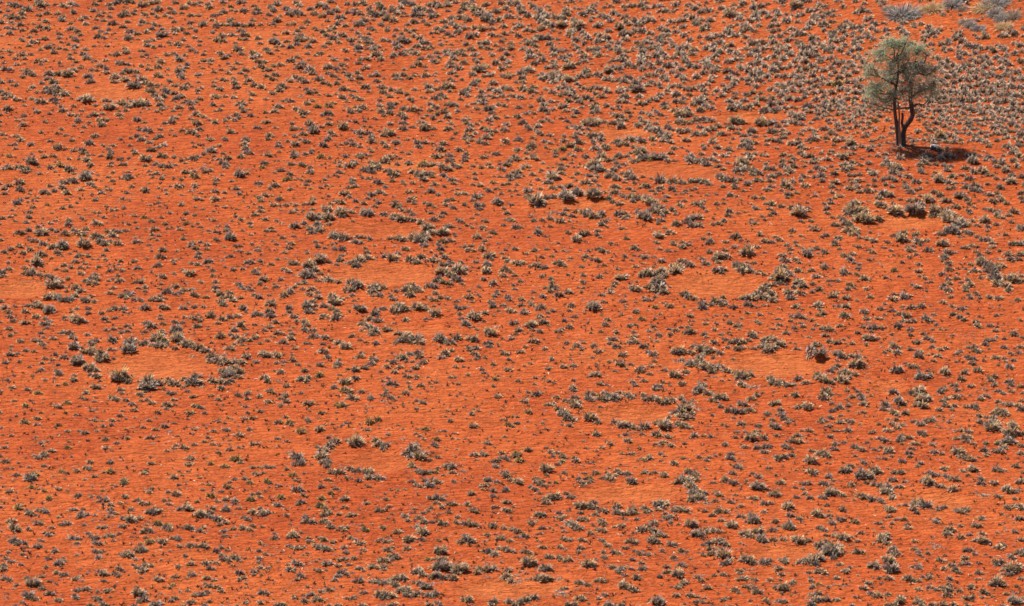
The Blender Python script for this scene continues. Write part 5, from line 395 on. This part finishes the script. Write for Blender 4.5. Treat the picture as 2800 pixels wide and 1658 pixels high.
def tussock(seed, n, style='n', segs=2):
    """one grass cushion of unit width, base at 0"""
    g = np.random.default_rng(seed)
    lob = g.uniform(0, 2 * np.pi, 3)
    nc = 15 if n > 200 else 11                     # the cushion is a cluster of separate heads with dark gaps between
    caz = np.arange(nc) * 2.39996 + g.uniform(0, 6) + g.normal(0, .25, nc); crad = .30 * np.sqrt((np.arange(nc) + .5) / nc) * g.uniform(.85, 1.1, nc)
    hd = g.integers(0, nc, n)
    cx_ = crad[hd] * np.cos(caz[hd]) + g.normal(0, .036, n); cy_ = crad[hd] * np.sin(caz[hd]) + g.normal(0, .036, n)
    az = np.arctan2(cy_, cx_); rad = np.minimum(np.hypot(cx_, cy_), .34)
    el = np.clip(1.5 - rad / .30 * .95 + g.normal(0, .09, n), .12, 1.55)
    roots = np.stack([rad * np.cos(az) * 1.05, rad * np.sin(az), np.zeros(n) - .02], -1)
    az2 = caz[hd] + g.normal(0, .16, n)
    dirs = np.stack([np.cos(az2) * np.cos(el), np.sin(az2) * np.cos(el), np.sin(el)], -1)
    mod = 1 + .20 * np.cos(az * 2 + lob[0]) + .15 * np.cos(az * 3 + lob[1])
    lens = (.62 - .28 * (rad / .30)) * mod * g.uniform(.86, 1.04, n) * g.uniform(.84, 1.12, nc)[hd]
    wids = g.uniform(.04, .085, n) * (150 / n) ** .4
    bend = -g.uniform(.0, .30, n)
    kk = g.uniform(0, 1, n)[:, None]; k2 = np.clip(g.uniform(0, 1, nc)[hd] + g.normal(0, .15, n), 0, 1)[:, None]
    c0 = np.where(kk < .6, DARK * .5, GREY * .4) * g.uniform(.7, 1.2, (n, 1))  # blade feet near black: the shade low in the cushion put into the colour
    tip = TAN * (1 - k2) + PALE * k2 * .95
    if style == 'y': tip = YEL * (1 - k2 * .5) + TAN * k2 * .5
    tip = np.where(g.uniform(0, 1, (n, 1)) < .22, GREY * .8, tip)
    if style == 'g': tip = GREY * (1 - k2) * 1.1 + PALE * .9 * k2
    if style == 'p': tip = np.array([.72, .58, .43]) * (1 - k2) + PALE * 1.0 * k2
    c1 = tip * g.uniform(.8, 1.15, (n, 1))
    parts = [strips(roots, dirs, lens, wids, bend, segs, c0, c1, g, .62, g.uniform(.05, .38, n))]
    # short blades packed underneath, coloured dark to stand for the inner shade
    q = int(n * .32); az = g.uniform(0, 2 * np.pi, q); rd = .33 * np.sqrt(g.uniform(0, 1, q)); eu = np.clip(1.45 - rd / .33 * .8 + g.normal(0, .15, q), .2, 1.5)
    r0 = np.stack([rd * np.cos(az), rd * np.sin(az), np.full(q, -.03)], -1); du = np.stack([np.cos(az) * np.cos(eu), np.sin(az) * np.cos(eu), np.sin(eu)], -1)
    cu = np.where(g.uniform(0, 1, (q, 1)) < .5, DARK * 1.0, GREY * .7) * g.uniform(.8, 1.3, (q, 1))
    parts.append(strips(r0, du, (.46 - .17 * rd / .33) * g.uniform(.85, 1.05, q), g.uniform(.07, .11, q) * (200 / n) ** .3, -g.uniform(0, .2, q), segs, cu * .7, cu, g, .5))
    # grey dead stalks splayed on the sand around the foot
    m = max(6, n // 7)
    az = g.uniform(0, 2 * np.pi, m); rr_ = g.uniform(.2, .5, m)
    roots = np.stack([rr_ * np.cos(az), rr_ * np.sin(az), np.full(m, .02)], -1)
    a2 = az + g.normal(0, .9, m); e2 = g.uniform(-.03, .25, m)
    dirs = np.stack([np.cos(a2) * np.cos(e2), np.sin(a2) * np.cos(e2), np.sin(e2)], -1)
    c = (PALE * .95) * g.uniform(.5, 1.15, (m, 1))
    parts.append(strips(roots, dirs, g.uniform(.12, .3, m), g.uniform(.035, .06, m), np.zeros(m), segs, c, c * 1.05, g))
    return cat(parts)
def deadclump(seed, n, segs=2):
    """a collapsed grey tussock: stalks lying about, some still arched"""
    g = np.random.default_rng(seed)
    cx = g.normal(0, .2, n); cy = g.normal(0, .18, n)
    az = g.uniform(0, 2 * np.pi, n); el = np.abs(g.normal(.15, .35, n))
    roots = np.stack([cx, cy, g.uniform(0, .05, n)], -1)
    dirs = np.stack([np.cos(az) * np.cos(el), np.sin(az) * np.cos(el), np.sin(el)], -1)
    c = np.where(g.uniform(0, 1, (n, 1)) < .45, PALE * .9, GREY * .9) * g.uniform(.7, 1.2, (n, 1))
    return strips(roots, dirs, g.uniform(.15, .34, n), g.uniform(.03, .06, n), -g.uniform(0, .3, n), segs, c * .8, c, g)
NB = 8
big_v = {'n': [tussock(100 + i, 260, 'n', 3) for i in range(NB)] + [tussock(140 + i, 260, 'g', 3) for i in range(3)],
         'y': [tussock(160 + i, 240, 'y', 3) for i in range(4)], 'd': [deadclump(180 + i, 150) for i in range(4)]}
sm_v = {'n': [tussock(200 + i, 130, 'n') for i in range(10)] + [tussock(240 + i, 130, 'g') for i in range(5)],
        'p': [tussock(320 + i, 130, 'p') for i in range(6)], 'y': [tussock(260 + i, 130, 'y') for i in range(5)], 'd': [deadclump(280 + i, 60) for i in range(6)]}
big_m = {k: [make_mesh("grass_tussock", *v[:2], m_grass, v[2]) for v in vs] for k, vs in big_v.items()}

# ------------------------------------------------------------------ dune grass and bushes of the upper right slope (px, py, width, height/width, style)
BUSH = [(2465,27,84,.42,'g'),(2432,20,40,.5,'n'),(2496,38,42,.5,'g'),(2550,18,56,.55,'w'),(2604,4,56,.5,'g'),(2632,20,30,.45,'n'),
        (2690,14,60,.40,'w'),(2722,0,70,.45,'g'),(2722,32,48,.5,'g'),(2738,46,40,.5,'g'),(2768,38,46,.6,'n'),(2745,68,46,.5,'w'),(2640,54,40,.4,'n'),(2652,66,32,.6,'g'),(2676,72,40,.4,'g')]
def bush(seed, n, style, hw):
    g = np.random.default_rng(seed)
    az = g.uniform(0, 2 * np.pi, n); rad = .3 * np.sqrt(g.uniform(0, 1, n))
    el = np.clip(1.35 - rad / .3 * .8 + g.normal(0, .25, n), .1, 1.5)
    roots = np.stack([rad * np.cos(az), rad * np.sin(az), np.zeros(n)], -1); a2 = az + g.normal(0, .4, n)
    dirs = np.stack([np.cos(a2) * np.cos(el), np.sin(a2) * np.cos(el), np.sin(el) * hw * 1.8], -1)
    lens = g.uniform(.3, .58, n)
    k = g.uniform(0, 1, (n, 1))
    base = {'g': np.array([.24, .25, .27]), 'n': GREY, 'w': TAN * .9}[style]
    c1 = (base * (1 - k) + PALE * k * .9); c0 = base * .55
    return strips(roots, dirs, lens, g.uniform(.018, .035, n), -g.uniform(.05, .5, n), 4, c0 + 0 * c1, c1, g)

# ------------------------------------------------------------------ choose the 300 that show largest
inframe = (px > 8) & (px < 2792) & (py > 6) & (py < 1650) & (np.arange(len(T)) < N0)
tree_hide = (np.abs(px - 2460) < 100) & (py > 90) & (py < 300)
score = np.where(inframe & ~tree_hide, pw * (1 + .10 * (kind == 'n') - .12 * (kind == 'd')), 0)
# a bare ring's hummock tussocks always count
order = np.argsort(-score)
chosen = order[:270]
chosen_set = set(chosen.tolist())

# labels: size, colour and place around the bare rings
def nearest_ring(x, y):
    d = [math.hypot((x - r[0]) / (r[2] + 45), (y - r[1]) / (r[3] + 22)) for r in RINGS]
    i = int(np.argmin(d)); return i, d[i]
ORD = ["first", "second", "third", "fourth", "fifth", "sixth", "seventh", "eighth", "ninth", "tenth", "eleventh", "twelfth", "thirteenth", "fourteenth", "fifteenth", "sixteenth", "seventeenth", "eighteenth", "nineteenth", "twentieth"]
sector = {}
for i in chosen:
    r, d = nearest_ring(px[i], py[i]); cx, cy, a, bb, nm = RINGS[r]
    u, v = (px[i] - cx) / (a + 45), (py[i] - cy) / (bb + 22)
    if d < 1.45:
        if abs(u) > abs(v) * 1.1: z = ("left end of the " if u < 0 else "right end of the ")
        else: z = ("far rim of the " if v < 0 else "near rim of the ")
        z = z + nm
    else:
        if abs(u) > abs(v): z = ("left of the " if u < 0 else "right of the ") + nm
        else: z = ("beyond the " if v < 0 else "in front of the ") + nm
    sector.setdefault(z, []).append(i)
labels = {}
def colour_word(i): return {'n': 'grey tan', 'y': 'yellowish', 'd': 'collapsed grey'}[kind[i]]
for z, L in sector.items():
    L.sort(key=lambda i: px[i])
    cw = {}
    for i in L: cw.setdefault(colour_word(i), []).append(i)
    for w_, M in cw.items():
        for n, i in enumerate(M):
            if len(M) == 1: s = "only large %s tussock, %s" % (w_, z)
            elif n == len(M) - 1: s = "rightmost large %s tussock, %s" % (w_, z)
            elif n == 0: s = "leftmost large %s tussock, %s" % (w_, z)
            else: s = "%s large %s tussock from left, %s" % (ORD[min(n, 19)], w_, z)
            labels[i] = s
rim = np.zeros(len(T))
for r in range(len(RINGS)):
    q = np.hypot((px - RINGS[r][0]) / (RINGS[r][2] + 35), (py - RINGS[r][1]) / (RINGS[r][3] + 16)); rim = np.maximum(rim, (q < 1.2) * 1.0)
GROUP = "large grass tussocks scattered over the sand"
rot = rng.uniform(0, 2 * np.pi, len(T)); hs = rng.uniform(.82, 1.22, len(T)); el_ = rng.uniform(.88, 1.16, len(T))
gz = surf(gx, gy)
def slope_tilt(x, y):
    e = .4
    return (surf(x + e, y) - surf(x - e, y)) / (2 * e), (surf(x, y + e) - surf(x, y - e)) / (2 * e)
col_link = sc.collection.objects.link
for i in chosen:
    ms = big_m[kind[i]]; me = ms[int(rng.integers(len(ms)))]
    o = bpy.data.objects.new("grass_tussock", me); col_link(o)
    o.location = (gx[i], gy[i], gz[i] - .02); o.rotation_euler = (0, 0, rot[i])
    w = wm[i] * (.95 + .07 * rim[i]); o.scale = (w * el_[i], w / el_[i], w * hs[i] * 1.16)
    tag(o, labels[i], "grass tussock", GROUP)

# all the smaller ones
parts = []
vn = {k: len(v) for k, v in sm_v.items()}
acc = {}
for i in range(len(T)):
    if i in chosen_set: continue
    if not (-37 < gx[i] < 42 and 180 < gy[i] < 345): continue
    acc.setdefault((kind2[i], int(rng.integers(vn[kind2[i]]))), []).append(i)
def scatter(v, ids, lift=-.02, grow=1.0):
    ids = np.array(ids); Vv, Ff, Cc = v; n = len(ids); m = len(Vv)
    c, s = np.cos(rot[ids]), np.sin(rot[ids]); w = wm[ids] * grow * (1 + .08 * rim[ids])
    sx, sy, sz = w * el_[ids], w / el_[ids], w * hs[ids] * 1.16
    xx = Vv[None, :, 0] * sx[:, None]; yy = Vv[None, :, 1] * sy[:, None]; zz = Vv[None, :, 2] * sz[:, None]
    X_ = xx * c[:, None] - yy * s[:, None] + gx[ids][:, None]; Y_ = xx * s[:, None] + yy * c[:, None] + gy[ids][:, None]
    Z_ = zz + surf(X_, Y_) + lift
    tone = rng.uniform(.82, 1.15, (n, 1, 1))
    return (np.stack([X_, Y_, Z_], -1).reshape(-1, 3), (Ff[None] + (np.arange(n) * m)[:, None, None]).reshape(-1, 4), (Cc[None] * tone).reshape(-1, 3))
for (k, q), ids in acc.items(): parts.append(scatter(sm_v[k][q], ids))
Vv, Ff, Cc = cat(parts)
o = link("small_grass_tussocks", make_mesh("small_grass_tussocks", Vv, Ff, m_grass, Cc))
tag(o, "thousands of smaller dry grass tussocks covering the red sand", "grass", kind="stuff")

# straw litter and seedling tufts lying between them
L = 20000
lx = rng.uniform(-60, 2860, L); ly = rng.uniform(0, 1720, L)
near = rng.uniform(0, 1, L) < .62
pick = rng.integers(0, N0, L)
lx = np.where(near, px[pick] + rng.normal(0, 26, L), lx); ly = np.where(near, py[pick] + rng.normal(4, 12, L), ly)
inside = np.zeros(L, bool)
for i in range(len(RINGS)): inside |= ring_d(lx, ly, i) < .95
ok = ~inside | (rng.uniform(0, 1, L) < .07)
lx, ly = lx[ok], ly[ok]
Lx, Ly, Lt = ground_at(lx, ly); n = len(Lx)
az = rng.uniform(0, np.pi * 2, n); e2 = rng.uniform(-.02, .45, n)
roots = np.stack([Lx, Ly, surf(Lx, Ly) + .01], -1); dirs = np.stack([np.cos(az) * np.cos(e2), np.sin(az) * np.cos(e2), np.sin(e2)], -1)
c = np.where(rng.uniform(0, 1, (n, 1)) < .20, PALE * .65, np.where(rng.uniform(0, 1, (n, 1)) < .5, DARK, GREY * .7)) * rng.uniform(.7, 1.2, (n, 1))
Vv, Ff, Cc = strips(roots, dirs, rng.uniform(.05, .20, n), rng.uniform(.02, .05, n), np.zeros(n), 2, c, c, rng)
# seedlings
S = 5500
sx_ = rng.uniform(-60, 2860, S); sy_ = rng.uniform(0, 1720, S)
ok = np.ones(S, bool)
for i in range(len(RINGS)): ok &= ring_d(sx_, sy_, i) > 1.0
sx_, sy_ = sx_[ok], sy_[ok]; S = len(sx_)
Sx, Sy, St = ground_at(sx_, sy_)
K = 7
roots = np.repeat(np.stack([Sx, Sy, surf(Sx, Sy)], -1), K, 0) + rng.normal(0, .02, (S * K, 3)) * np.array([1, 1, 0])
az = rng.uniform(0, 2 * np.pi, S * K); e2 = rng.uniform(.15, 1.4, S * K)
dirs = np.stack([np.cos(az) * np.cos(e2), np.sin(az) * np.cos(e2), np.sin(e2)], -1)
c = np.where(rng.uniform(0, 1, (S * K, 1)) < .6, DARK, TAN * .6) * rng.uniform(.6, 1.2, (S * K, 1))
sd = strips(roots, dirs, np.repeat(rng.uniform(.06, .17, S), K), np.full(S * K, .04), np.zeros(S * K), 2, c * .6, c, rng)
Vv, Ff, Cc = cat([(Vv, Ff, Cc), sd])
o = link("straw_litter", make_mesh("straw_litter", Vv, Ff, m_litter, Cc))
tag(o, "dead straw, twigs and seedling tufts strewn over the red sand", "litter", kind="stuff")

# bushes
bl = ["grey spiky dune grass clump, largest, beyond the tree top", "tan grey dune grass clump at the left of the largest grey clump", "small grey dune grass clump on the right flank of the largest clump",
      "pale straw coloured dune grass bush right of the largest grey clump", "grey dune grass bush touching the top edge right of the straw bush", "small tan grass bush low on the right of the top edge bush",
      "wide pale straw grass patch at the top right", "dark grey long grass clump at the top right edge of the picture", "blue grey trailing grass clump on the upper right dune", "blue grey grass clump just below the trailing one at upper right",
      "round tan bush near the right edge of the upper dune", "pale straw tuft below the blue grey clumps at upper right", "low tan grey clump left of the blue grey dune grass", "small round grey bush in the middle of the upper right slope", "low grey clump right of the small round bush on the slope"]
for k, (bx, by, bw, hw, st) in enumerate(BUSH):
    X1, Y1, T1 = ground_at(np.array([float(bx)]), np.array([by + .2 * bw])); w = bw * PX * float(T1[0]) * 1.1
    Vb, Fb, Cb = bush(400 + k, 340, st, hw)
    z = float(surf(X1, Y1)[0])
    cz, sz_ = math.cos(k * 1.7), math.sin(k * 1.7)
    Vw = np.stack([(Vb[:, 0] * cz - Vb[:, 1] * sz_) * w, (Vb[:, 0] * sz_ + Vb[:, 1] * cz) * w * .9, Vb[:, 2] * w], -1)
    zz = surf(Vw[:, 0] + X1[0], Vw[:, 1] + Y1[0]) - z
    Vw[:, 2] += zz - .02
    o = link("dune_grass", make_mesh("dune_grass", Vw, Fb, m_grass, Cb)); o.location = (float(X1[0]), float(Y1[0]), z)
    tag(o, bl[k], "dune grass", "grey grass clumps on the upper right dune")

# stones

m_leaf.node_tree.nodes['Mix Shader'].inputs[0].default_value = .5
def stone2(name, spx, spy, size, colr, label, seed):
    import bmesh
    m, t_, b_ = node_mat(name); nn = t_.nodes.new("ShaderNodeTexNoise"); nn.inputs["Scale"].default_value = 9
    rp = t_.nodes.new("ShaderNodeValToRGB"); rp.color_ramp.elements[0].color = (*[c * .7 for c in colr], 1); rp.color_ramp.elements[1].color = (*[min(c * 1.2, .8) for c in colr], 1)
    t_.links.new(nn.outputs[0], rp.inputs[0]); t_.links.new(rp.outputs[0], b_.inputs["Base Color"]); b_.inputs["Roughness"].default_value = .9
    bm = bmesh.new(); bmesh.ops.create_icosphere(bm, subdivisions=3, radius=1)
    for v in bm.verts:
        p = v.co.copy(); k = 1 + .22 * math.sin(3.1 * p.x + 1.3 + seed) * math.cos(2.7 * p.y) + .12 * math.sin(6 * p.z + 4 * p.x + seed)
        v.co = Vector((p.x * size[0] * k, p.y * size[1] * k, p.z * size[2] * k))
    me = bpy.data.meshes.new(name); bm.to_mesh(me); bm.free(); me.materials.append(m)
    x1, y1, _ = ground_at(np.array([float(spx)]), np.array([float(spy)]))
    o = link(name, me); o.location = (float(x1[0]), float(y1[0]), float(surf(x1, y1)[0]) + size[2] * .4); tag(o, label, "stone")
stone2("pale_stone", 2556, 404, (.30, .24, .12), (.50, .42, .38), "flat pale stone on the sand just right of the tree foot", 1)
stone2("dark_stone", 1804, 1581, (.13, .12, .10), (.05, .03, .03), "small round dark stone on bare sand near the bottom, right of centre", 2)

# ------------------------------------------------------------------ the tree
TPX, TPY = 2462., 398.
tx, ty, tt = ground_at(np.array([TPX]), np.array([TPY])); tx, ty = float(tx[0]), float(ty[0]); tz = float(surf(np.array([tx]), np.array([ty]))[0])
M = 1 / (PX * float(tt[0]))               # photo pixels per metre at the tree
def tp(ppx, ppy, dep=0.0):
    """a point of the tree: photo pixel read as sideways and upward metres from the foot, dep metres further back"""
    return np.array([(ppx - TPX) / M, dep, (TPY - ppy) / M / cp * 1.0 - dep * 0.0])
tree = bpy.data.objects.new("acacia_tree", None); sc.collection.objects.link(tree); tree.location = (tx, ty, tz)
tag(tree, "lone grey green thorn tree with a forked dark trunk, standing on the red sand", "tree")
m_bark, t, b = node_mat("dark_bark")
tc = t.nodes.new("ShaderNodeTexCoord")
nb = nz(5.0, 5, .7, stretch(3, 3, .5)); cb = ramp(nb.outputs[0], [(.35, (.030, .020, .017)), (.55, (.085, .055, .042)), (.72, (.20, .12, .085))])
t.links.new(cb, b.inputs["Base Color"]); b.inputs["Roughness"].default_value = .9
bpn = t.nodes.new("ShaderNodeBump"); bpn.inputs["Strength"].default_value = 1; bpn.inputs["Distance"].default_value = .06
t.links.new(nb.outputs[0], bpn.inputs["Height"]); t.links.new(bpn.outputs[0], b.inputs["Normal"])
m_pale, t, b = node_mat("bare_wood")
tc = t.nodes.new("ShaderNodeTexCoord")
nb = nz(5.0, 4, .7, stretch(3, 3, .4)); cb = ramp(nb.outputs[0], [(.3, (.13, .07, .045)), (.65, (.40, .22, .13))])
t.links.new(cb, b.inputs["Base Color"]); b.inputs["Roughness"].default_value = .85

def tube(path, radii, sides=7, seed=0, rough=.12):
    g = np.random.default_rng(seed); path = np.array(path, float); n = len(path)
    # smooth the path (Catmull-Rom)
    if n > 2:
        P = np.vstack([2 * path[0] - path[1], path, 2 * path[-1] - path[-2]]); out = []; ro = []
        for i in range(1, n):
            for s in np.linspace(0, 1, 4, endpoint=False):
                a, b_, c, d = P[i - 1], P[i], P[i + 1], P[i + 2]
                out.append(.5 * (2 * b_ + (c - a) * s + (2 * a - 5 * b_ + 4 * c - d) * s ** 2 + (3 * b_ - a - 3 * c + d) * s ** 3))
                ro.append(radii[i - 1] * (1 - s) + radii[i] * s)
        out.append(path[-1]); ro.append(radii[-1]); path = np.array(out); radii = np.array(ro)
    n = len(path); Vs = []
    tang = np.gradient(path, axis=0); tang /= np.linalg.norm(tang, axis=1)[:, None] + 1e-9
    ref = np.array([.3, .9, .1]); ph = np.arange(sides) / sides * 2 * np.pi
    lob = 1 + rough * np.sin(ph * 2 + seed) + rough * .7 * np.sin(ph * 3 + seed * 2.3)
    for i in range(n):
        u = np.cross(tang[i], ref); u /= np.linalg.norm(u) + 1e-9; v = np.cross(tang[i], u)
        r = radii[i] * lob * (1 + g.normal(0, rough * .3, sides))
        Vs.append(path[i] + np.cos(ph)[:, None] * u * r[:, None] + np.sin(ph)[:, None] * v * r[:, None])
    V_ = np.concatenate(Vs); Ff = []
    for i in range(n - 1):
        a = i * sides + np.arange(sides); b2 = i * sides + (np.arange(sides) + 1) % sides
        Ff.append(np.stack([a, b2, b2 + sides, a + sides], -1))
    return V_, np.concatenate(Ff)
def join(list_):
    o = 0; Vs, Fs = [], []
    for v, f in list_: Vs.append(v); Fs.append(f + o); o += len(v)
    return np.concatenate(Vs), np.concatenate(Fs)

# stems
left_stem = [tp(2459,402,0), tp(2454,370,.0), tp(2449,335,-.05), tp(2444,300,-.1), tp(2443,270,-.1), tp(2447,235,0), tp(2452,205,.1), tp(2450,175,.2)]
right_stem = [tp(2468,402,.1), tp(2469,372,.1), tp(2474,350,.1), tp(2486,334,.15), tp(2494,318,.2), tp(2491,298,.2), tp(2487,272,.2), tp(2488,240,.2), tp(2491,212,.25), tp(2496,188,.3)]
v, f = join([tube(left_stem, [.17,.125,.11,.10,.10,.085,.065,.05], 9, 3), tube(right_stem, [.24,.17,.15,.16,.15,.13,.12,.11,.08,.06], 10, 5)])
# flared roots
rts = [tube([tp(2463,399,.05), tp(x_, y_, d_) + np.array([0, 0, -.02])], [.12, .02], 6, 9 + k) for k, (x_, y_, d_) in enumerate([(2446,399,-.2),(2486,402,-.3),(2470,403,-.5),(2440,397,.3),(2480,395,.5)])]
v2, f2 = join([(v, f)] + rts)
link("trunk", make_mesh("trunk", v2, f2, m_bark, smooth=True), tree)
v, f = tube([tp(2461,402,-.15), tp(2459,370,-.12), tp(2456,345,-.1), tp(2457,318,0), tp(2455,296,.05), tp(2453,280,.1)], [.10,.09,.075,.05,.045,.04], 7, 21)
o = link("bare_stem", make_mesh("bare_stem", v, f, m_pale, smooth=True), tree); tag(o, "pale orange stem stripped of bark between the dark stems")
v, f = tube([tp(2472,352,.1), tp(2465,340,-.05), tp(2466,322,-.1), tp(2465,310,-.12)], [.10,.085,.08,.075], 8, 23)
cap = np.array([list(range(len(v) - 8, len(v) - 4)), [len(v) - 8, len(v) - 5, len(v) - 4, len(v) - 1]]); 
link("broken_stub", make_mesh("broken_stub", v, np.vstack([f, np.array([[len(v)-8,len(v)-7,len(v)-6,len(v)-5],[len(v)-8,len(v)-5,len(v)-4,len(v)-1],[len(v)-4,len(v)-3,len(v)-2,len(v)-1]])]), m_bark), tree)
v, f = join([tube([tp(2492,322,.2), tp(2502,310,.0), tp(2511,297,-.1), tp(2519,286,-.1)], [.035,.025,.02,.01], 5, 25),
             tube([tp(2497,314,.1), tp(2496,300,0), tp(2500,290,0)], [.02,.015,.008], 5, 26)])
link("dead_branch", make_mesh("dead_branch", v, f, m_pale), tree)

# crown lobes: px, py, depth, rx, rz(px), leaf share, greenness
LOBES = [(2425,122,-.1,40,24,1.0,1),(2455,128,.3,40,26,1.0,1),(2400,150,.1,36,28,.9,.9),(2380,190,0,36,26,.8,1),(2396,238,-.3,42,30,1.1,1),(2385,260,.2,32,22,.8,.9),
         (2430,180,-.5,40,34,.9,.8),(2435,225,.5,40,34,.9,.8),(2470,160,.6,34,28,.8,.7),(2503,140,.1,38,22,1.0,1),(2530,152,.1,28,22,.6,.9),(2500,180,-.4,42,34,.9,.45),
         (2522,198,.3,44,34,.9,.45),(2548,238,0,28,32,.8,.8),(2520,240,-.5,40,28,.8,.7),(2500,265,.3,38,20,.5,.6),(2480,215,-.7,38,36,.8,.55),(2415,278,-.1,32,18,.5,.8),
         (2468,245,-.5,40,26,.7,.6),(2552,258,.3,24,22,.6,.9),(2475,106,0,20,9,.5,1),(2432,258,-.4,32,24,.7,.8),(2368,208,0,24,16,.5,1),(2548,190,-.2,26,24,.5,.5),(2468,190,0,50,40,.9,.6),(2375,285,0,18,12,.3,.9)]
g = np.random.default_rng(77)
limbs = []; twigs = []; leafV, leafF, leafC = [], [], []
Lst = np.array(left_stem); Rst = np.array(right_stem)
nodes = np.vstack([Lst[4:], Rst[5:]])
tip_pts = []
for li, (lx_, ly_, dp, rx, rz, share, green) in enumerate(LOBES):
    c = tp(lx_, ly_, dp); rxm, rzm = rx / M, rz / M / cp; rym = rxm * 1.0
    cand = nodes[nodes[:, 2] < c[2] + .2]
    s0 = cand[np.argmin(np.linalg.norm(cand - c, axis=1) + .6 * np.abs(cand[:, 2] - (c[2] - 1.1)))]
    mid_ = s0 * .45 + c * .55 + np.array([g.normal(0, .12), g.normal(0, .12), -.12 + g.normal(0, .1)])
    limbs.append(tube([s0, s0 * .75 + c * .25 + g.normal(0, .05, 3), mid_, c + g.normal(0, .05, 3)], [.065, .05, .038, .018], 5, 40 + li))
    nt_ = int(34 * (rx * rz / 1000) ** .5 * (share + .35))
    for k in range(nt_):
        d = g.normal(size=3); d /= np.linalg.norm(d); rr3 = g.uniform(.45, 1.05)
        e = c + d * np.array([rxm, rym, rzm]) * rr3
        st = mid_ * g.uniform(0, .8) + c * 1; st = c * .6 + mid_ * .4 + g.normal(0, .08, 3) if g.random() < .5 else c + g.normal(0, .1, 3)
        mm = (st + e) / 2 + g.normal(0, .08, 3) + np.array([0, 0, .06])
        e2_ = e + np.array([0, 0, -.12 * rr3])
        twigs.append(tube([st, mm, e2_], [.014, .009, .004], 3, 7 + k))
        # leaf sprays along the twig
        nl = int(27 * share * g.uniform(.4, 1.5))
        if nl < 2: continue
        s = g.uniform(.3, 1.08, nl)[:, None]
        base = st * (1 - s) ** 2 + 2 * mm * s * (1 - s) + e2_ * s ** 2 + g.normal(0, .12, (nl, 3))
        az = g.uniform(0, 2 * np.pi, nl); e_ = g.normal(-.25, .55, nl)
        dd = np.stack([np.cos(az) * np.cos(e_), np.sin(az) * np.cos(e_), np.sin(e_)], -1)
        kg = g.uniform(0, 1, (nl, 1)); isg = g.uniform(0, 1, (nl, 1)) < (.35 + .65 * green)
        G1 = np.array([.31, .39, .23]); G2 = np.array([.58, .64, .44]); BR = np.array([.50, .45, .40])
        cc = np.where(isg, G1 * (1 - kg) + G2 * kg, BR * (.7 + .6 * kg)) * (1 + .25 * g.normal())
        lv = strips(base, dd, g.uniform(.06, .13, nl), g.uniform(.016, .032, nl), -g.uniform(0, .5, nl), 2, np.abs(cc) * .9, np.abs(cc), g)
        leafV.append(lv)
v, f = join(limbs); link("limb", make_mesh("limb", v, f, m_bark, smooth=True), tree)
crown = cat(leafV); co = link("crown", make_mesh("crown", crown[0], crown[1], m_leaf, crown[2]), tree)
v, f = join(twigs); 
m_tw, t, b = node_mat("grey_twig"); b.inputs["Base Color"].default_value = (.10, .075, .07, 1); b.inputs["Roughness"].default_value = .9
link("twigs", make_mesh("twigs", v, f, m_tw), co)
# fallen twigs under the tree
n = 700
r_ = np.sqrt(g.uniform(0, 1, n)) * 2.6; a_ = g.uniform(0, 2 * np.pi, n)
fx = tx + .5 + r_ * np.cos(a_); fy = ty - .3 + r_ * np.sin(a_) * .9
az = g.uniform(0, 2 * np.pi, n)
c = np.where(g.uniform(0, 1, (n, 1)) < .3, PALE * .7, DARK) * g.uniform(.6, 1.2, (n, 1))
fl = strips(np.stack([fx, fy, surf(fx, fy) + .015], -1), np.stack([np.cos(az), np.sin(az), g.uniform(0, .15, n)], -1), g.uniform(.08, .4, n), g.uniform(.012, .035, n), np.zeros(n), 2, c, c, g)
o = link("fallen_twigs", make_mesh("fallen_twigs", *fl[:2], m_litter, fl[2])); tag(o, "dark fallen twigs and leaf litter on the sand under the tree", "litter", kind="stuff")
print("tussocks", N0, NF, "labels", len(set(labels.values())))
